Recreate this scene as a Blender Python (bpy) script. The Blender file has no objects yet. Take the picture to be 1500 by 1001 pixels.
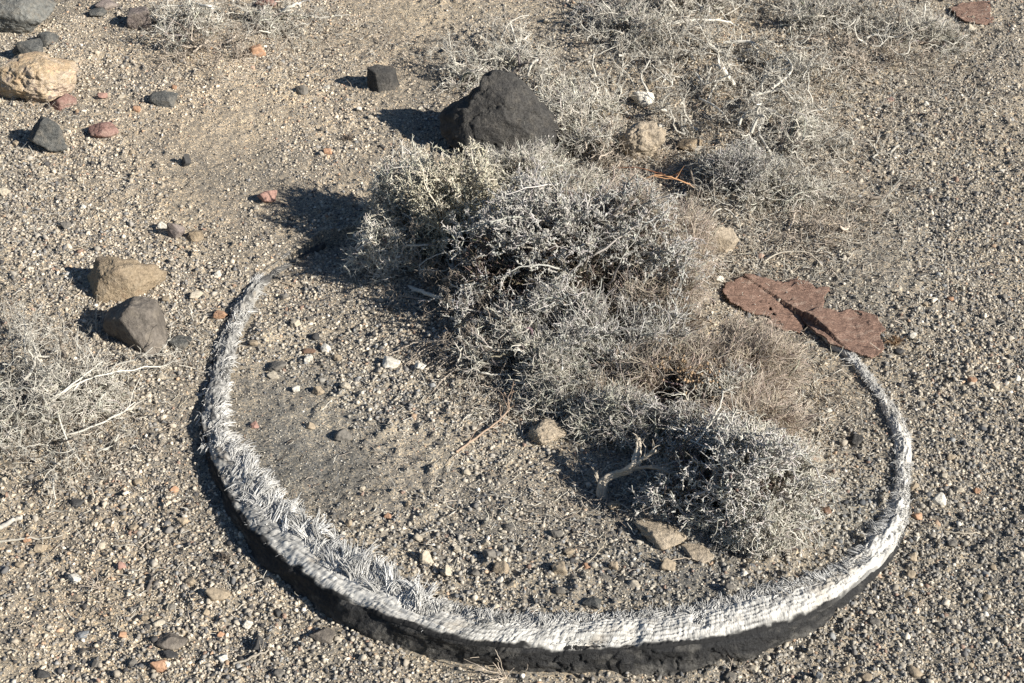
import bpy, bmesh, math, time
import numpy as np
T0 = time.time()
rng = np.random.default_rng(11)
R = math.radians
S = bpy.context.scene
COL = S.collection

# ---------------------------------------------------------------- camera model
H, PITCH, LENS = 1.40, R(38.0), 50.0
F = LENS / 36 * 1500
CP, SP = math.cos(PITCH), math.sin(PITCH)
def at(px, py, z=0.0):
    """point of the place at height z seen at photo pixel px, py (1500 x 1001)"""
    px = np.asarray(px, float); py = np.asarray(py, float); z = np.asarray(z, float)
    dx = (px - 750) / F; dy = -(py - 500.5) / F
    ry = CP + dy * SP; rz = -SP + dy * CP
    t = (z - H) / rz
    return np.stack(np.broadcast_arrays(dx * t, ry * t, z), -1)
def scale_at(px, py):          # metres per photo pixel, and view angle below horizontal
    dy = -(py - 500.5) / F
    t = -H / (-SP + dy * CP)
    return t / F, PITCH - math.atan(dy)
def to_px(x, y, z):
    yy = y * CP - (z - H) * SP
    uu = y * SP + (z - H) * CP
    return 750 + F * x / yy, 500.5 - F * uu / yy

# ---------------------------------------------------------------- noise
def _h(ix, iy, iz, seed):
    h = (ix * 374761393 + iy * 668265263 + iz * 2147483647 + seed * 1274126177) & 0xFFFFFFFF
    h = ((h ^ (h >> 13)) * 1274126177) & 0xFFFFFFFF
    h = h ^ (h >> 16)
    h = (h * 2246822519) & 0xFFFFFFFF
    return ((h ^ (h >> 15)) & 0xFFFFFF) / float(0xFFFFFF) * 2 - 1
def noise(p, seed=0):
    p = np.asarray(p, float)
    i = np.floor(p).astype(np.int64); f = p - i; f = f * f * (3 - 2 * f)
    r = 0
    for a in (0, 1):
        wx = f[..., 0] if a else 1 - f[..., 0]
        for b in (0, 1):
            wy = f[..., 1] if b else 1 - f[..., 1]
            if p.shape[-1] == 2:
                r = r + wx * wy * _h(i[..., 0] + a, i[..., 1] + b, i[..., 0] * 0, seed)
            else:
                for c in (0, 1):
                    wz = f[..., 2] if c else 1 - f[..., 2]
                    r = r + wx * wy * wz * _h(i[..., 0] + a, i[..., 1] + b, i[..., 2] + c, seed)
    return r
def fbm(p, seed=0, o=4, g=.5):
    r = 0; a = 1; s = 0
    p = np.asarray(p, float)
    for k in range(o):
        r = r + a * noise(p * 2 ** k + k * 17.3, seed + k); s += a; a *= g
    return r / s
def sstep(a, b, x):
    t = np.clip((x - a) / (b - a), 0, 1); return t * t * (3 - 2 * t)

# ---------------------------------------------------------------- mesh helpers
def mesh(name, V, Fs, mat, loc=(0, 0, 0), parent=None, col=None, smooth=False):
    V = np.asarray(V, np.float32).reshape(-1, 3) - np.asarray(loc, np.float32)
    Fs = [np.asarray(f, np.int32) for f in (Fs if isinstance(Fs, list) else [Fs]) if len(f)]
    me = bpy.data.meshes.new(name)
    me.vertices.add(len(V)); me.vertices.foreach_set('co', V.ravel())
    li = np.concatenate([f.ravel() for f in Fs])
    cnt = np.concatenate([np.full(len(f), f.shape[1], np.int32) for f in Fs])
    st = np.concatenate([[0], np.cumsum(cnt)[:-1]]).astype(np.int32)
    me.loops.add(len(li)); me.loops.foreach_set('vertex_index', li)
    me.polygons.add(len(cnt)); me.polygons.foreach_set('loop_start', st)
    me.polygons.foreach_set('loop_total', cnt)
    if smooth: me.polygons.foreach_set('use_smooth', np.ones(len(cnt), bool))
    if col is not None:
        a = me.color_attributes.new('Col', 'FLOAT_COLOR', 'POINT')
        c = np.ones((len(V), 4), np.float32); c[:, :3] = col
        a.data.foreach_set('color', c.ravel())
    me.update(calc_edges=True)
    if mat: me.materials.append(mat)
    o = bpy.data.objects.new(name, me); COL.objects.link(o)
    if parent is not None: o.parent = parent           # V already given relative to loc of the thing
    else: o.location = loc
    return o
def tag(o, label=None, cat=None, group=None, kind=None):
    if label: o['label'] = label
    if cat: o['category'] = cat
    if group: o['group'] = group
    if kind: o['kind'] = kind
    return o
def empty(name, loc, label, cat, group=None):
    o = bpy.data.objects.new(name, None); COL.objects.link(o)
    o.location = [float(v) for v in loc]; o.empty_display_size = .05
    return tag(o, label, cat, group)

def unit(v): return v / np.maximum(np.linalg.norm(v, axis=-1, keepdims=True), 1e-9)
def tubes(P, rad, sides=3, pr=rng):
    """P (N,k,3) polylines, rad (N,k) -> verts, quads"""
    N, k, _ = P.shape
    T = np.empty_like(P); T[:, 1:-1] = P[:, 2:] - P[:, :-2]; T[:, 0] = P[:, 1] - P[:, 0]; T[:, -1] = P[:, -1] - P[:, -2]
    T = unit(T)
    ref = unit(pr.normal(size=(N, 1, 3)))
    A = unit(np.cross(T, ref)); B = np.cross(T, A)
    th = np.arange(sides) * 2 * np.pi / sides
    V = P[:, :, None] + rad[:, :, None, None] * (A[:, :, None] * np.cos(th)[:, None] + B[:, :, None] * np.sin(th)[:, None])
    idx = np.arange(N * k * sides).reshape(N, k, sides)
    a = idx[:, :-1]; b = idx[:, 1:]
    Q = np.stack([a, np.roll(a, -1, 2), np.roll(b, -1, 2), b], -1).reshape(-1, 4)
    return V.reshape(-1, 3), Q
class Bag:
    def __init__(s): s.V = []; s.F = []; s.C = []; s.n = 0
    def add(s, V, Fc, C):
        s.V.append(V); s.F.append(Fc + s.n); s.C.append(np.broadcast_to(C, (len(V), 3))); s.n += len(V)
    def tubes(s, P, rad, C, sides=3):
        """C (N,3)"""
        if len(P) == 0: return
        V, Q = tubes(P, rad, sides); s.add(V, Q, np.repeat(np.broadcast_to(C, (len(P), 3)), P.shape[1] * sides, 0))
    def build(s, name, mat, **k):
        by = {}
        for f in s.F: by.setdefault(f.shape[1], []).append(f)
        return mesh(name, np.concatenate(s.V), [np.concatenate(v) for v in by.values()], mat, col=np.concatenate(s.C), **k)

# ---------------------------------------------------------------- materials
def newmat(name, rough=.95, spec=.15):
    m = bpy.data.materials.new(name); m.use_nodes = True
    nt = m.node_tree; b = nt.nodes['Principled BSDF']
    b.inputs['Roughness'].default_value = rough
    b.inputs['Specular IOR Level'].default_value = spec
    return m, nt, b
def N(nt, t, **k):
    n = nt.nodes.new(t)
    for a, v in k.items():
        if a in n.inputs: n.inputs[a].default_value = v
        else: setattr(n, a, v)
    return n
def ramp(nt, fac, stops):
    r = nt.nodes.new('ShaderNodeValToRGB'); nt.links.new(fac, r.inputs[0])
    e = r.color_ramp.elements
    while len(e) < len(stops): e.new(.5)
    for q, (p, c) in zip(e, stops): q.position = p; q.color = (*c, 1) if len(c) == 3 else c
    return r.outputs[0]
def mix(nt, fac, a, b, mode='MIX'):
    m = nt.nodes.new('ShaderNodeMix'); m.data_type = 'RGBA'; m.blend_type = mode
    for s, v in ((m.inputs[0], fac), (m.inputs[6], a), (m.inputs[7], b)):
        if hasattr(v, 'links'): nt.links.new(v, s)
        else: s.default_value = v if isinstance(v, (int, float)) else (*v, 1)
    return m.outputs[2]
def coords(nt): return nt.nodes.new('ShaderNodeTexCoord').outputs['Object']
def tex(nt, vec, scale, detail=6, rough=.6, kind='noise', **k):
    if kind == 'noise':
        n = N(nt, 'ShaderNodeTexNoise', Scale=scale, Detail=detail, Roughness=rough)
    else:
        n = N(nt, 'ShaderNodeTexVoronoi', Scale=scale, **k)
    nt.links.new(vec, n.inputs['Vector']); return n
def bump(nt, b, h, dist, strength=1.0):
    n = N(nt, 'ShaderNodeBump', Strength=strength, Distance=dist)
    nt.links.new(h, n.inputs['Height']); nt.links.new(n.outputs[0], b.inputs['Normal'])
def attrmat(name, rough=.95, spec=.12, nscale=300, amt=.35, bdist=.0006, lo=.75):
    m, nt, b = newmat(name, rough, spec)
    a = nt.nodes.new('ShaderNodeAttribute'); a.attribute_name = 'Col'
    v = coords(nt); t = tex(nt, v, nscale, 5, .65)
    c = ramp(nt, t.outputs[0], [(.3, (lo,) * 3), (.7, (1.15,) * 3)])
    nt.links.new(mix(nt, 1.0, a.outputs[0], c, 'MULTIPLY'), b.inputs['Base Color'])
    if bdist: bump(nt, b, t.outputs[0], bdist)
    return m
def rockmat(name, stops, scale=25, bdist=.004, rough=.92, spots=None, fine=220, dustc=.5):
    m, nt, b = newmat(name, rough, .2)
    v = coords(nt)
    t = tex(nt, v, scale, 9, .72); f = tex(nt, v, fine, 6, .7)
    c = ramp(nt, t.outputs[0], stops)
    c = mix(nt, .55, c, ramp(nt, f.outputs[0], [(.3, (.4,) * 3), (.48, (.95,) * 3), (.68, (1.75,) * 3)]), 'MULTIPLY')
    if spots:
        sc, col, th = spots
        vo = tex(nt, v, sc, kind='vor')
        fac = ramp(nt, vo.outputs['Distance'], [(th, (1, 1, 1)), (th + .06, (0, 0, 0))])
        c = mix(nt, fac, c, col)
    dn = tex(nt, v, 55, 5, .7)
    c = mix(nt, ramp(nt, dn.outputs[0], [(.50, (0, 0, 0)), (.72, (dustc,) * 3)]), c, (.33, .285, .22))
    nt.links.new(c, b.inputs['Base Color'])
    mth = N(nt, 'ShaderNodeMath', operation='ADD')
    nt.links.new(t.outputs[0], mth.inputs[0]); nt.links.new(f.outputs[0], mth.inputs[1])
    bump(nt, b, mth.outputs[0], bdist)
    return m

M_peb = attrmat('pebble_stone', .9, .25, 260, bdist=.0012, lo=.6)
M_grain = attrmat('gravel_stone', .92, .2, 700, bdist=0, lo=.8)
M_twig = attrmat('dry_wood', .9, .15, 350, bdist=.0004, lo=.72)
M_cord = attrmat('frayed_cord', .9, .1, 500, bdist=.0003, lo=.75)
M_leaf = attrmat('dry_leaf', .85, .2, 250, bdist=0)

# ---------------------------------------------------------------- tyre outline (photo pixels; outer O, inner I, foot B, height)
ST = [  # Ox, Oy, Ix, Iy, Bx, By, h
 (470,352,478,362,0,0,-.030),(425,380,429,387,0,0,-.018),(380,405,391,417,0,0,-.007),(347,440,370,452,0,0,.000),(332,470,358,486,0,0,.002),
 (318,510,346,518,0,0,.003),(305,560,341,562,0,0,.005),(294,600,336,600,0,0,.009),(297,640,345,648,0,0,.014),
 (314,690,368,684,310,700,.020),(342,745,400,728,337,758,.024),(377,790,445,768,368,816,.031),(430,833,503,800,424,866,.036),
 (500,877,562,838,494,911,.040),(580,912,640,884,573,944,.043),(660,936,720,903,655,968,.045),(740,948,790,908,735,980,.045),
 (830,953,860,905,828,989,.045),(920,951,940,900,920,991,.044),(1010,945,1005,894,1012,985,.043),(1090,932,1070,878,1100,965,.041),
 (1160,910,1130,860,1175,936,.036),(1220,882,1190,846,1236,896,.028),(1270,845,1232,826,1278,853,.018),(1312,800,1272,786,0,0,.012),
 (1331,750,1302,745,0,0,.008),(1333,700,1309,700,0,0,.006),(1335,650,1307,654,0,0,.006),(1319,610,1299,618,0,0,.005),
 (1299,580,1286,586,0,0,.004),(1274,550,1265,557,0,0,.003),(1252,518,1240,524,0,0,.003),(1225,495,1214,505,0,0,-.002),(1190,470,1180,480,0,0,-.01)]
ST = np.array(ST, float)
hh = ST[:, 6]
Ow = at(ST[:, 0], ST[:, 1], hh); Iw = at(ST[:, 2], ST[:, 3], hh)
Bw = np.where((ST[:, 4] > 0)[:, None], at(ST[:, 4], ST[:, 5], 0 * hh), 0)
cen = Ow.mean(0)
nob = ST[:, 4] == 0
Bw[nob] = Ow[nob] + unit((Ow - cen)[nob] * [1, 1, 0]) * .004; Bw[:, 2] = 0
def catmull(A, n):
    k = len(A); t = np.linspace(0, k - 1.0001, n); i = t.astype(int); f = (t - i)[:, None]
    g = lambda j: A[np.clip(j, 0, k - 1)]
    p0, p1, p2, p3 = g(i - 1), g(i), g(i + 1), g(i + 2)
    return .5 * (2 * p1 + (p2 - p0) * f + (2 * p0 - 5 * p1 + 4 * p2 - p3) * f ** 2 + (3 * p1 - p0 - 3 * p2 + p3) * f ** 3)
NS = 1800
O_, I_, B_ = catmull(Ow, NS), catmull(Iw, NS), catmull(Bw, NS)
sg = np.linspace(0, len(ST) - 1, NS)                       # station index along the rim
back = at([1070, 900, 700, 560], [398, 345, 322, 330], 0)
def poly(A): return np.concatenate([A[::15, :2], back[:, :2]])
MIDP = poly(.5 * O_ + .5 * I_); INP = poly(I_); OUTP = poly(B_)
def inside(P, x, y):
    r = np.zeros(x.shape, bool); n = len(P)
    for i in range(n):
        x1, y1 = P[i]; x2, y2 = P[(i + 1) % n]
        c = (y1 > y) != (y2 > y)
        r ^= c & (x < (x2 - x1) * (y - y1) / (y2 - y1 + 1e-12) + x1)
    return r
MOUND = [  # photo px, py of the foot, radius, height
 (830, 440, .20, .030), (640, 385, .12, .012), (1060, 640, .15, .022), (1050, 745, .10, .020), (965, 775, .035, .016), (1010, 800, .03, .010), (1150, 785, .03, .010),
 (1120, 260, .15, .02), (760, 130, .12, .015), (1270, 70, .2, .02), (330, 60, .15, .02), (70, 600, .15, .015), (385, 495, .03, .012), (1000, 90, .2, .02), (310, 108, .04, .01), (330,125,.05,.008)]
MW = [(*at(a, b)[:2], r, h) for a, b, r, h in MOUND]
def gz(x, y, fine=True):
    x = np.asarray(x, float); y = np.asarray(y, float)
    p = np.stack([x, y], -1)
    z = .010 * fbm(p * 3.1, 3, 3) + .0045 * fbm(p * 11, 5, 3)
    fade = sstep(.0, .16, np.abs(np.hypot(x - cen[0], y - cen[1]) - .5))
    z = z * (.35 + .65 * fade)
    ins = inside(MIDP, x, y)
    if ins.any():
        zz = np.zeros(ins.sum()); ws = zz.copy()
        for q, h in list(zip(Iw, hh)) + [(b, 0.) for b in back]:
            w = 1 / ((x[ins] - q[0]) ** 2 + (y[ins] - q[1]) ** 2 + 2e-4); ws += w; zz += w * h
        z = z.copy(); z[ins] = z[ins] * .6 + zz / ws - .003
    for a, b, r, h in MW: z = z + h * np.exp(-((x - a) ** 2 + (y - b) ** 2) / (r * r) * 1.6)
    if fine:
        z = z + .0034 * fbm(p * 42, 9, 3) + .0024 * fbm(p * 140, 12, 2) * (1 + .6 * noise(p * 5, 77)) + .011 * np.clip(fbm(p * 62, 14, 3) - .20, 0, 1) * np.clip(.7 + 1.3 * noise(p * 6, 78), 0, 2)
    return z
def gz1(x, y): return float(gz(np.array([x]), np.array([y]))[0])
def onground(px, py):
    z = 0
    for _ in range(4): p = at(px, py, z); z = gz1(p[0], p[1])
    return np.array([p[0], p[1], z])

SOILC = [  # photo px, py, radius, brightness, warmth of the soil there
 (250, 150, 260, .22, .03), (550, 60, 160, .14, .02), (310, 110, 60, .25, .03), (120, 850, 180, .12, .03), (1100, 150, 160, .12, .04), (1160, 600, 80, .10, .03), (880, 600, 60, .05, .03),
 (430, 640, 110, -.10, -.05), (620, 720, 150, .02, -.02), (1300, 370, 110, .0, -.03), (1420, 850, 240, -.13, -.02), (1430, 330, 150, -.05, .0), (1240, 760, 70, -.10, -.05), (1000, 870, 120, -.12, -.04), (780, 880, 110, -.06, -.02)]
def tint(x, y):
    px, py = to_px(x, y, 0 * x)
    b_ = 1.17 + 0 * px; w_ = .012 + 0 * px
    n_ = .12 * fbm(np.stack([px, py], -1) / 60, 66, 3)
    for a, c_, r_, l_, k_ in SOILC:
        g_ = np.exp(-((px - a) ** 2 + (py - c_) ** 2) / (r_ * r_)); b_ = b_ + l_ * g_; w_ = w_ + k_ * g_
    b_ = b_ + n_
    return np.stack([b_ * (1 + w_), b_, b_ * (1 - 1.2 * w_)], -1)
# ---------------------------------------------------------------- ground sheet
def axis(a, b, step, far):
    c = np.arange(a, b + step / 2, step); o = []; d = step
    v = b
    while v < far: d *= 1.22; v += d; o.append(v)
    l = []; d = step; v = a
    while v > -far: d *= 1.22; v -= d; l.append(v)
    return np.concatenate([l[::-1], c, o])
gx = axis(-1.5, 1.5, .0037, 150); gy = axis(.86, 3.4, .0037, 150)
X, Y = np.meshgrid(gx, gy)
near = (np.abs(X) < 2.5) & (Y > -1) & (Y < 5)
Z = np.zeros_like(X); Z[near] = gz(X[near], Y[near])
Z[~near] = .012 * fbm(np.stack([X[~near], Y[~near]], -1) * 1.3, 4, 3)
nx, ny = len(gx), len(gy)
idx = np.arange(nx * ny).reshape(ny, nx)
Q = np.stack([idx[:-1, :-1], idx[:-1, 1:], idx[1:, 1:], idx[1:, :-1]], -1).reshape(-1, 4)
m, nt, b = newmat('desert_soil', .97, .1)
v = coords(nt)
big = tex(nt, v, 3.1, 6, .62); med = tex(nt, v, 26, 6, .6); fin = tex(nt, v, 420, 6, .75)
vo = tex(nt, v, 430, kind='vor')
c = ramp(nt, big.outputs[0], [(.34, (.215, .205, .182)), (.5, (.30, .274, .23)), (.66, (.39, .35, .28))])
c = mix(nt, .8, c, ramp(nt, med.outputs[0], [(.3, (.76, .78, .80)), (.7, (1.16, 1.13, 1.06))]), 'MULTIPLY')
sep = nt.nodes.new('ShaderNodeSeparateColor'); nt.links.new(vo.outputs['Color'], sep.inputs[0])
g = ramp(nt, sep.outputs[0], [(0, (.35, .36, .38)), (.3, (.8, .8, .82)), (.75, (1.1, 1.06, 1.0)), (.93, (1.7, 1.5, 1.25)), (1, (1.9, 1.75, 1.55))])
c = mix(nt, .95, c, g, 'MULTIPLY')
c = mix(nt, .7, c, ramp(nt, fin.outputs[0], [(.3, (.6,) * 3), (.7, (1.3,) * 3)]), 'MULTIPLY')
at_ = nt.nodes.new('ShaderNodeAttribute'); at_.attribute_name = 'Col'; c = mix(nt, 1.0, c, at_.outputs[0], 'MULTIPLY')
nt.links.new(c, b.inputs['Base Color'])
mth = N(nt, 'ShaderNodeMath', operation='MULTIPLY_ADD')
nt.links.new(fin.outputs[0], mth.inputs[0]); mth.inputs[1].default_value = 1.0
nt.links.new(sep.outputs[1], mth.inputs[2])
bump(nt, b, mth.outputs[0], .0022)
TC = np.ones(X.shape + (3,)) * 1.1; TC[near] = tint(X[near], Y[near])
tag(mesh('ground', np.stack([X, Y, Z], -1), Q, m, smooth=True, col=TC.reshape(-1, 3)), 'bare grey-beige volcanic desert soil', kind='structure')
print('ground', time.time() - T0)

# ---------------------------------------------------------------- rocks
_ico = {}
def ico(n):
    if n not in _ico:
        bm = bmesh.new(); bmesh.ops.create_icosphere(bm, subdivisions=n, radius=1)
        _ico[n] = (np.array([q.co[:] for q in bm.verts]), np.array([[q.index for q in f.verts] for f in bm.faces])); bm.free()
    return _ico[n]
def rockV(sub, seed, planes=None, K=14, soft=.06, rough=.05, nsc=2.2, pit=0.0):
    r_ = np.random.default_rng(seed)
    D, Fc = ico(sub)
    if planes is None:
        q, _ = np.linalg.qr(r_.normal(size=(3, 3))); ax = np.concatenate([q, -q]) + r_.normal(0, .28, (6, 3))
        nn = unit(np.concatenate([ax, r_.normal(size=(max(K - 6, 2), 3))])); dd = np.concatenate([r_.uniform(.62, .95, 6), r_.uniform(.72, .95, max(K - 6, 2))])
    else:
        pl = np.array(planes, float); nn = unit(pl[:, :3]); dd = pl[:, 3]
        nn = np.concatenate([nn, unit(r_.normal(size=(6, 3)))]); dd = np.concatenate([dd, np.full(6, 1.12)])
    dots = D @ nn.T
    t = np.where(dots > .05, dd / np.maximum(dots, .05), 9)
    t = -soft * np.log(np.exp(-t / soft).sum(1)) if soft > 0 else t.min(1)
    t = np.minimum(t, 1.6)
    V = D * t[:, None]
    d = fbm(V * nsc + seed, seed, 5, .55)
    V = V * (1 + rough * d * 2)[:, None]
    if pit:
        q = np.abs(fbm(V * 3.3 + 9, seed + 5, 4)); V = V * (1 - pit * np.exp(-q * 14))[:, None]
    return V, Fc
def rotz(V, a): c, s = math.cos(a), math.sin(a); return V @ np.array([[c, s, 0], [-s, c, 0], [0, 0, 1]])
LAND = []      # (px, py, short name) for describing small pebbles
def rock(name, px, py, w, h, mat, label, cat='rock', sub=5, seed=0, planes=None, depth=.85, sink=.22, rot=None, group=None, col=None, short=None, minh=.45, force_h=None, custom=None, **k):
    """px, py: middle of the stone in the photo; w, h: its size there"""
    s, a = scale_at(px, py)
    rx = w * s / 2; ry = rx * depth; hh_ = h * s / 2
    q = hh_ ** 2 - (ry * math.sin(a)) ** 2
    rz = math.sqrt(q) / math.cos(a) if q > 0 else 0
    if force_h: rz = rx * force_h; ry = rx * depth
    elif rz < rx * minh: rz = rx * minh; ry = math.sqrt(max(hh_ ** 2 - (rz * math.cos(a)) ** 2, (rx * .45) ** 2)) / math.sin(a) if hh_ > rz * math.cos(a) else rx * .6
    V, Fc = custom() if custom else rockV(sub, seed, planes, **k)
    if planes is None and not custom: V = rotz(V, (seed * 1.7) % 6.28)
    V = V - (V.max(0) + V.min(0)) / 2; V = V / ((V.max(0) - V.min(0)) / 2)
    V = V * [rx, ry, rz]
    if rot: V = rotz(V, rot)
    g = onground(px, py + h * .32)
    zc = g[2] + rz * (1 - sink * 2) + .0
    p = at(px, py, zc)
    c = np.array([p[0], p[1], zc]); base = np.array([p[0], p[1], gz1(p[0], p[1])])
    o = mesh(name, V + c, Fc, mat, loc=base, col=None if col is None else np.broadcast_to(col, V.shape) * (1 + .12 * fbm(V * 300, seed, 2))[:, None], smooth=True)
    tag(o, label, cat, group)
    if short: LAND.append((px, py, short))
    return o

RM_black = rockmat('black_lava_stone', [(.3, (.034, .034, .034)), (.5, (.070, .067, .062)), (.75, (.115, .108, .096))], 24, .005, dustc=.16)
RM_grey = rockmat('grey_basalt', [(.3, (.105, .092, .078)), (.7, (.185, .162, .136))], 16, .003, fine=160)
RM_dgrey = rockmat('dark_basalt', [(.3, (.075, .077, .073)), (.7, (.15, .15, .138))], 30, .005)
RM_tan = rockmat('tan_stone', [(.3, (.15, .12, .09)), (.42, (.30, .235, .16)), (.58, (.38, .30, .20)), (.72, (.34, .22, .14))], 22, .006)
RM_clay = rockmat('tan_clay_clod', [(.3, (.36, .30, .22)), (.7, (.54, .45, .335))], 30, .006, fine=150)
RM_yel = rockmat('yellow_pink_conglomerate', [(.32, (.46, .31, .23)), (.44, (.52, .39, .24)), (.56, (.58, .47, .35)), (.72, (.52, .38, .29))], 20, .008, spots=(34, (.24, .19, .16), .13), fine=120)
RM_red = rockmat('red_stone', [(.3, (.23, .125, .10)), (.7, (.37, .24, .20))], 40, .004)
RM_mauve = rockmat('mauve_stone', [(.3, (.17, .14, .125)), (.7, (.27, .23, .205))], 26, .003)
RM_boul = rockmat('grey_green_boulder', [(.3, (.13, .13, .12)), (.6, (.21, .21, .19)), (.8, (.3, .29, .25))], 20, .007, fine=120)

def lavaV():
    D, Fc = ico(6)
    pts = np.array([(646, 172), (652, 166), (663, 162), (686, 146), (704, 124), (708, 106), (727, 99), (747, 105), (772, 127), (793, 157), (815, 181), (815, 205), (790, 222), (735, 228), (670, 222), (648, 200)], float)
    x = (pts[:, 0] - 731) / 84; z = -(pts[:, 1] - 165) / 66
    th = np.arctan2(z, x); o = np.argsort(th); th, R_ = th[o], np.hypot(x, z)[o]
    t = np.arctan2(D[:, 2], D[:, 0]); Rr = np.interp(t, np.r_[th - 2 * np.pi, th, th + 2 * np.pi], np.r_[R_, R_, R_])
    V = D * np.stack([Rr, np.full(len(D), .95), Rr], -1)
    for n, d in (((-.35, -.80, .48), .50), ((.50, -.72, .48), .56), ((-.75, -.6, .3), .66), ((.1, -.98, .05), .58), ((0, 1, .2), .55), ((.15, -.6, .78), .66)):
        n = np.array(n) / np.linalg.norm(n); q = V @ n + .03 * fbm(V * 6 + 3, 7, 3)
        V = V * np.where(q > d, d / np.maximum(q, 1e-6), 1)[:, None]
    f1 = fbm(V * 3.4 + 2, 19, 5, .6); cr = np.exp(-np.abs(fbm(V * [2.2, 2.2, 1.1] + 8, 29, 4)) * 22)
    st_ = np.floor(fbm(V * 4.5, 33, 2) * 5) / 5
    return V * (1 + .07 * f1 - .075 * cr + .05 * st_)[:, None], Fc
rock('rock', 731, 168, 169, 112, RM_black, 'large jagged black rock standing behind the central shrub', seed=3, sink=.12, force_h=.73, depth=.52, custom=lavaV, short='the big black rock')
rock('rock', 561, 116, 46, 38, RM_black, 'small square black rock left of the large jagged black rock', seed=8, sink=.18, soft=.02, rough=.03, planes=[(1, -.25, .3, .7), (-1, .2, .0, .8), (.5, -.85, .25, .6), (-.2, 1, 0, .8), (.3, .05, 1, .8), (0, 0, -1, .8), (-.7, -.7, .1, .7)], short='the small square black rock')
rock('boulder', 30, 14, 100, 78, RM_boul, 'rounded grey-green boulder cut off by the top left corner', 'boulder', seed=21, rough=.08, nsc=3, pit=.04, sub=6, sink=.2, K=20, short='the corner boulder')
rock('rock', 50, 113, 128, 84, RM_yel, 'pale yellow and pink conglomerate rock at the left edge', seed=36, rough=.10, nsc=3.4, pit=.08, sink=.25, sub=6, soft=.14, K=22, short='the yellow conglomerate rock')
rock('rock', 42, 74, 46, 36, RM_dgrey, 'pointed dark grey rock behind the yellow conglomerate rock', seed=5, sink=.2, short='the dark rock at the left edge')
rock('rock', 68, 58, 32, 24, RM_dgrey, 'small dark rock at the foot of the corner boulder', seed=6)
rock('rock', 93, 148, 40, 24, RM_red, 'flat red rock in front of the yellow conglomerate rock', seed=7, K=9)
rock('rock', 70, 198, 62, 56, RM_dgrey, 'dark greenish-grey angular rock below the yellow conglomerate rock', seed=47, K=11, soft=.02, rough=.09, nsc=3, short='the dark greenish rock')
rock('rock', 152, 192, 46, 28, RM_red, 'rounded pinkish-red rock right of the dark greenish-grey rock', seed=53, K=16, soft=.10, rough=.10, short='the pink rock')
rock('rock', 205, 28, 38, 42, RM_mauve, 'upright mauve-grey rock beside the top left shrub', seed=12, K=10, short='the mauve rock')
rock('rock', 157, 7, 34, 20, RM_mauve, 'low pale grey rock at the top edge left of the mauve-grey rock', seed=13)
rock('rock', 143, 19, 26, 15, RM_dgrey, 'dark grey stone in front of the low pale grey rock at the top', seed=15)
rock('rock', 392, 3, 36, 20, RM_red, 'dusty pink rock cut off by the top edge beside the top left shrub', seed=16)
rock('rock', 240, 143, 38, 20, RM_dgrey, 'flat dark green-grey stone lying alone in the upper left soil', seed=17, K=9, short='the flat dark stone')
rock('rock', 178, 409, 118, 62, RM_tan, 'large tan rock with a rusty face, behind its dark grey neighbour', seed=19, sub=6, soft=.025, sink=.14, rough=.085, nsc=2.8, pit=.04,
     force_h=.46, depth=.55, planes=[(-.85, -.3, .35, .74), (.70, -.3, .62, .62), (.1, -.95, .3, .60), (-.35, -.2, 1, .66), (.35, .2, .95, .66), (0, 1, .1, .8), (0, 0, -1, .7), (-.45, -.8, .5, .70), (.9, -.5, -.1, .85)], short='the large tan rock')
rock('rock', 193, 477, 98, 80, RM_grey, 'large smooth dark grey faceted rock in front of the tan rock', seed=25, sub=6, soft=.035, rough=.055, sink=.2,
     planes=[(-.62, -.72, -.1, .70), (.15, -.75, .62, .78), (1, .1, .2, .80), (-.55, .1, .85, .78), (.3, .1, .95, .80), (0, 1, .2, .85), (0, 0, -1, .8), (.75, -.6, .45, .88), (-.7, -.2, .7, .84)], short='the large grey rock')
rock('rock', 263, 502, 36, 20, RM_dgrey, 'small dark grey stone right of the large smooth grey rock', seed=26)
rock('rock', 258, 338, 26, 30, RM_mauve, 'upright brownish stone between a white stone and a grey stone', seed=27, short='the upright brown stone')
rock('rock', 286, 346, 26, 18, RM_tan, 'grey-brown stone right of the upright brownish stone', seed=28)
rock('clod', 941, 208, 66, 60, RM_clay, 'rough tan clod of earth behind the orange twig', 'clod', seed=31, rough=.13, nsc=3, sub=6, pit=.08, sink=.2, K=24, soft=.16, short='the rough tan clod')
rock('rock', 1010, 214, 40, 28, RM_tan, 'grey-tan stone half buried right of the rough tan clod', seed=32, sink=.4)
rock('rock', 1061, 353, 40, 36, RM_clay, 'angular pale tan stone above the red-brown sheet', seed=33, K=8, soft=.03, short='the angular tan stone')
rock('clod', 801, 634, 56, 38, RM_clay, 'rounded tan clod at the lower edge of the central shrub', 'clod', seed=35, rough=.12, nsc=2.4, sink=.2, K=24, soft=.16, pit=.1, sub=6, short='the rounded tan clod')
rock('clod', 924, 513, 26, 24, RM_clay, 'small pinkish-tan clod caught among the twigs of the central shrub', 'clod', seed=36, rough=.1, sink=-.4)
rock('clod', 968, 782, 74, 58, RM_clay, 'flat crust of pale earth at the foot of the lower shrub', 'clod', seed=37, rough=.12, nsc=3, sink=.30, force_h=.30, soft=.12, short='the earth crust')
rock('clod', 1022, 812, 46, 26, RM_clay, 'smaller crust of earth right of the flat pale crust', 'clod', seed=38, rough=.12, sink=.3, force_h=.3, soft=.12)
rock('clod', 1163, 780, 42, 28, RM_clay, 'smooth tan clod right of the lower shrub', 'clod', seed=39, rough=.06, sink=.3, short='the smooth tan clod')
rock('rock', 867, 884, 28, 20, RM_dgrey, 'dark rounded stone just inside the front of the tyre rim', seed=41, short='the dark stone by the rim')
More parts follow.
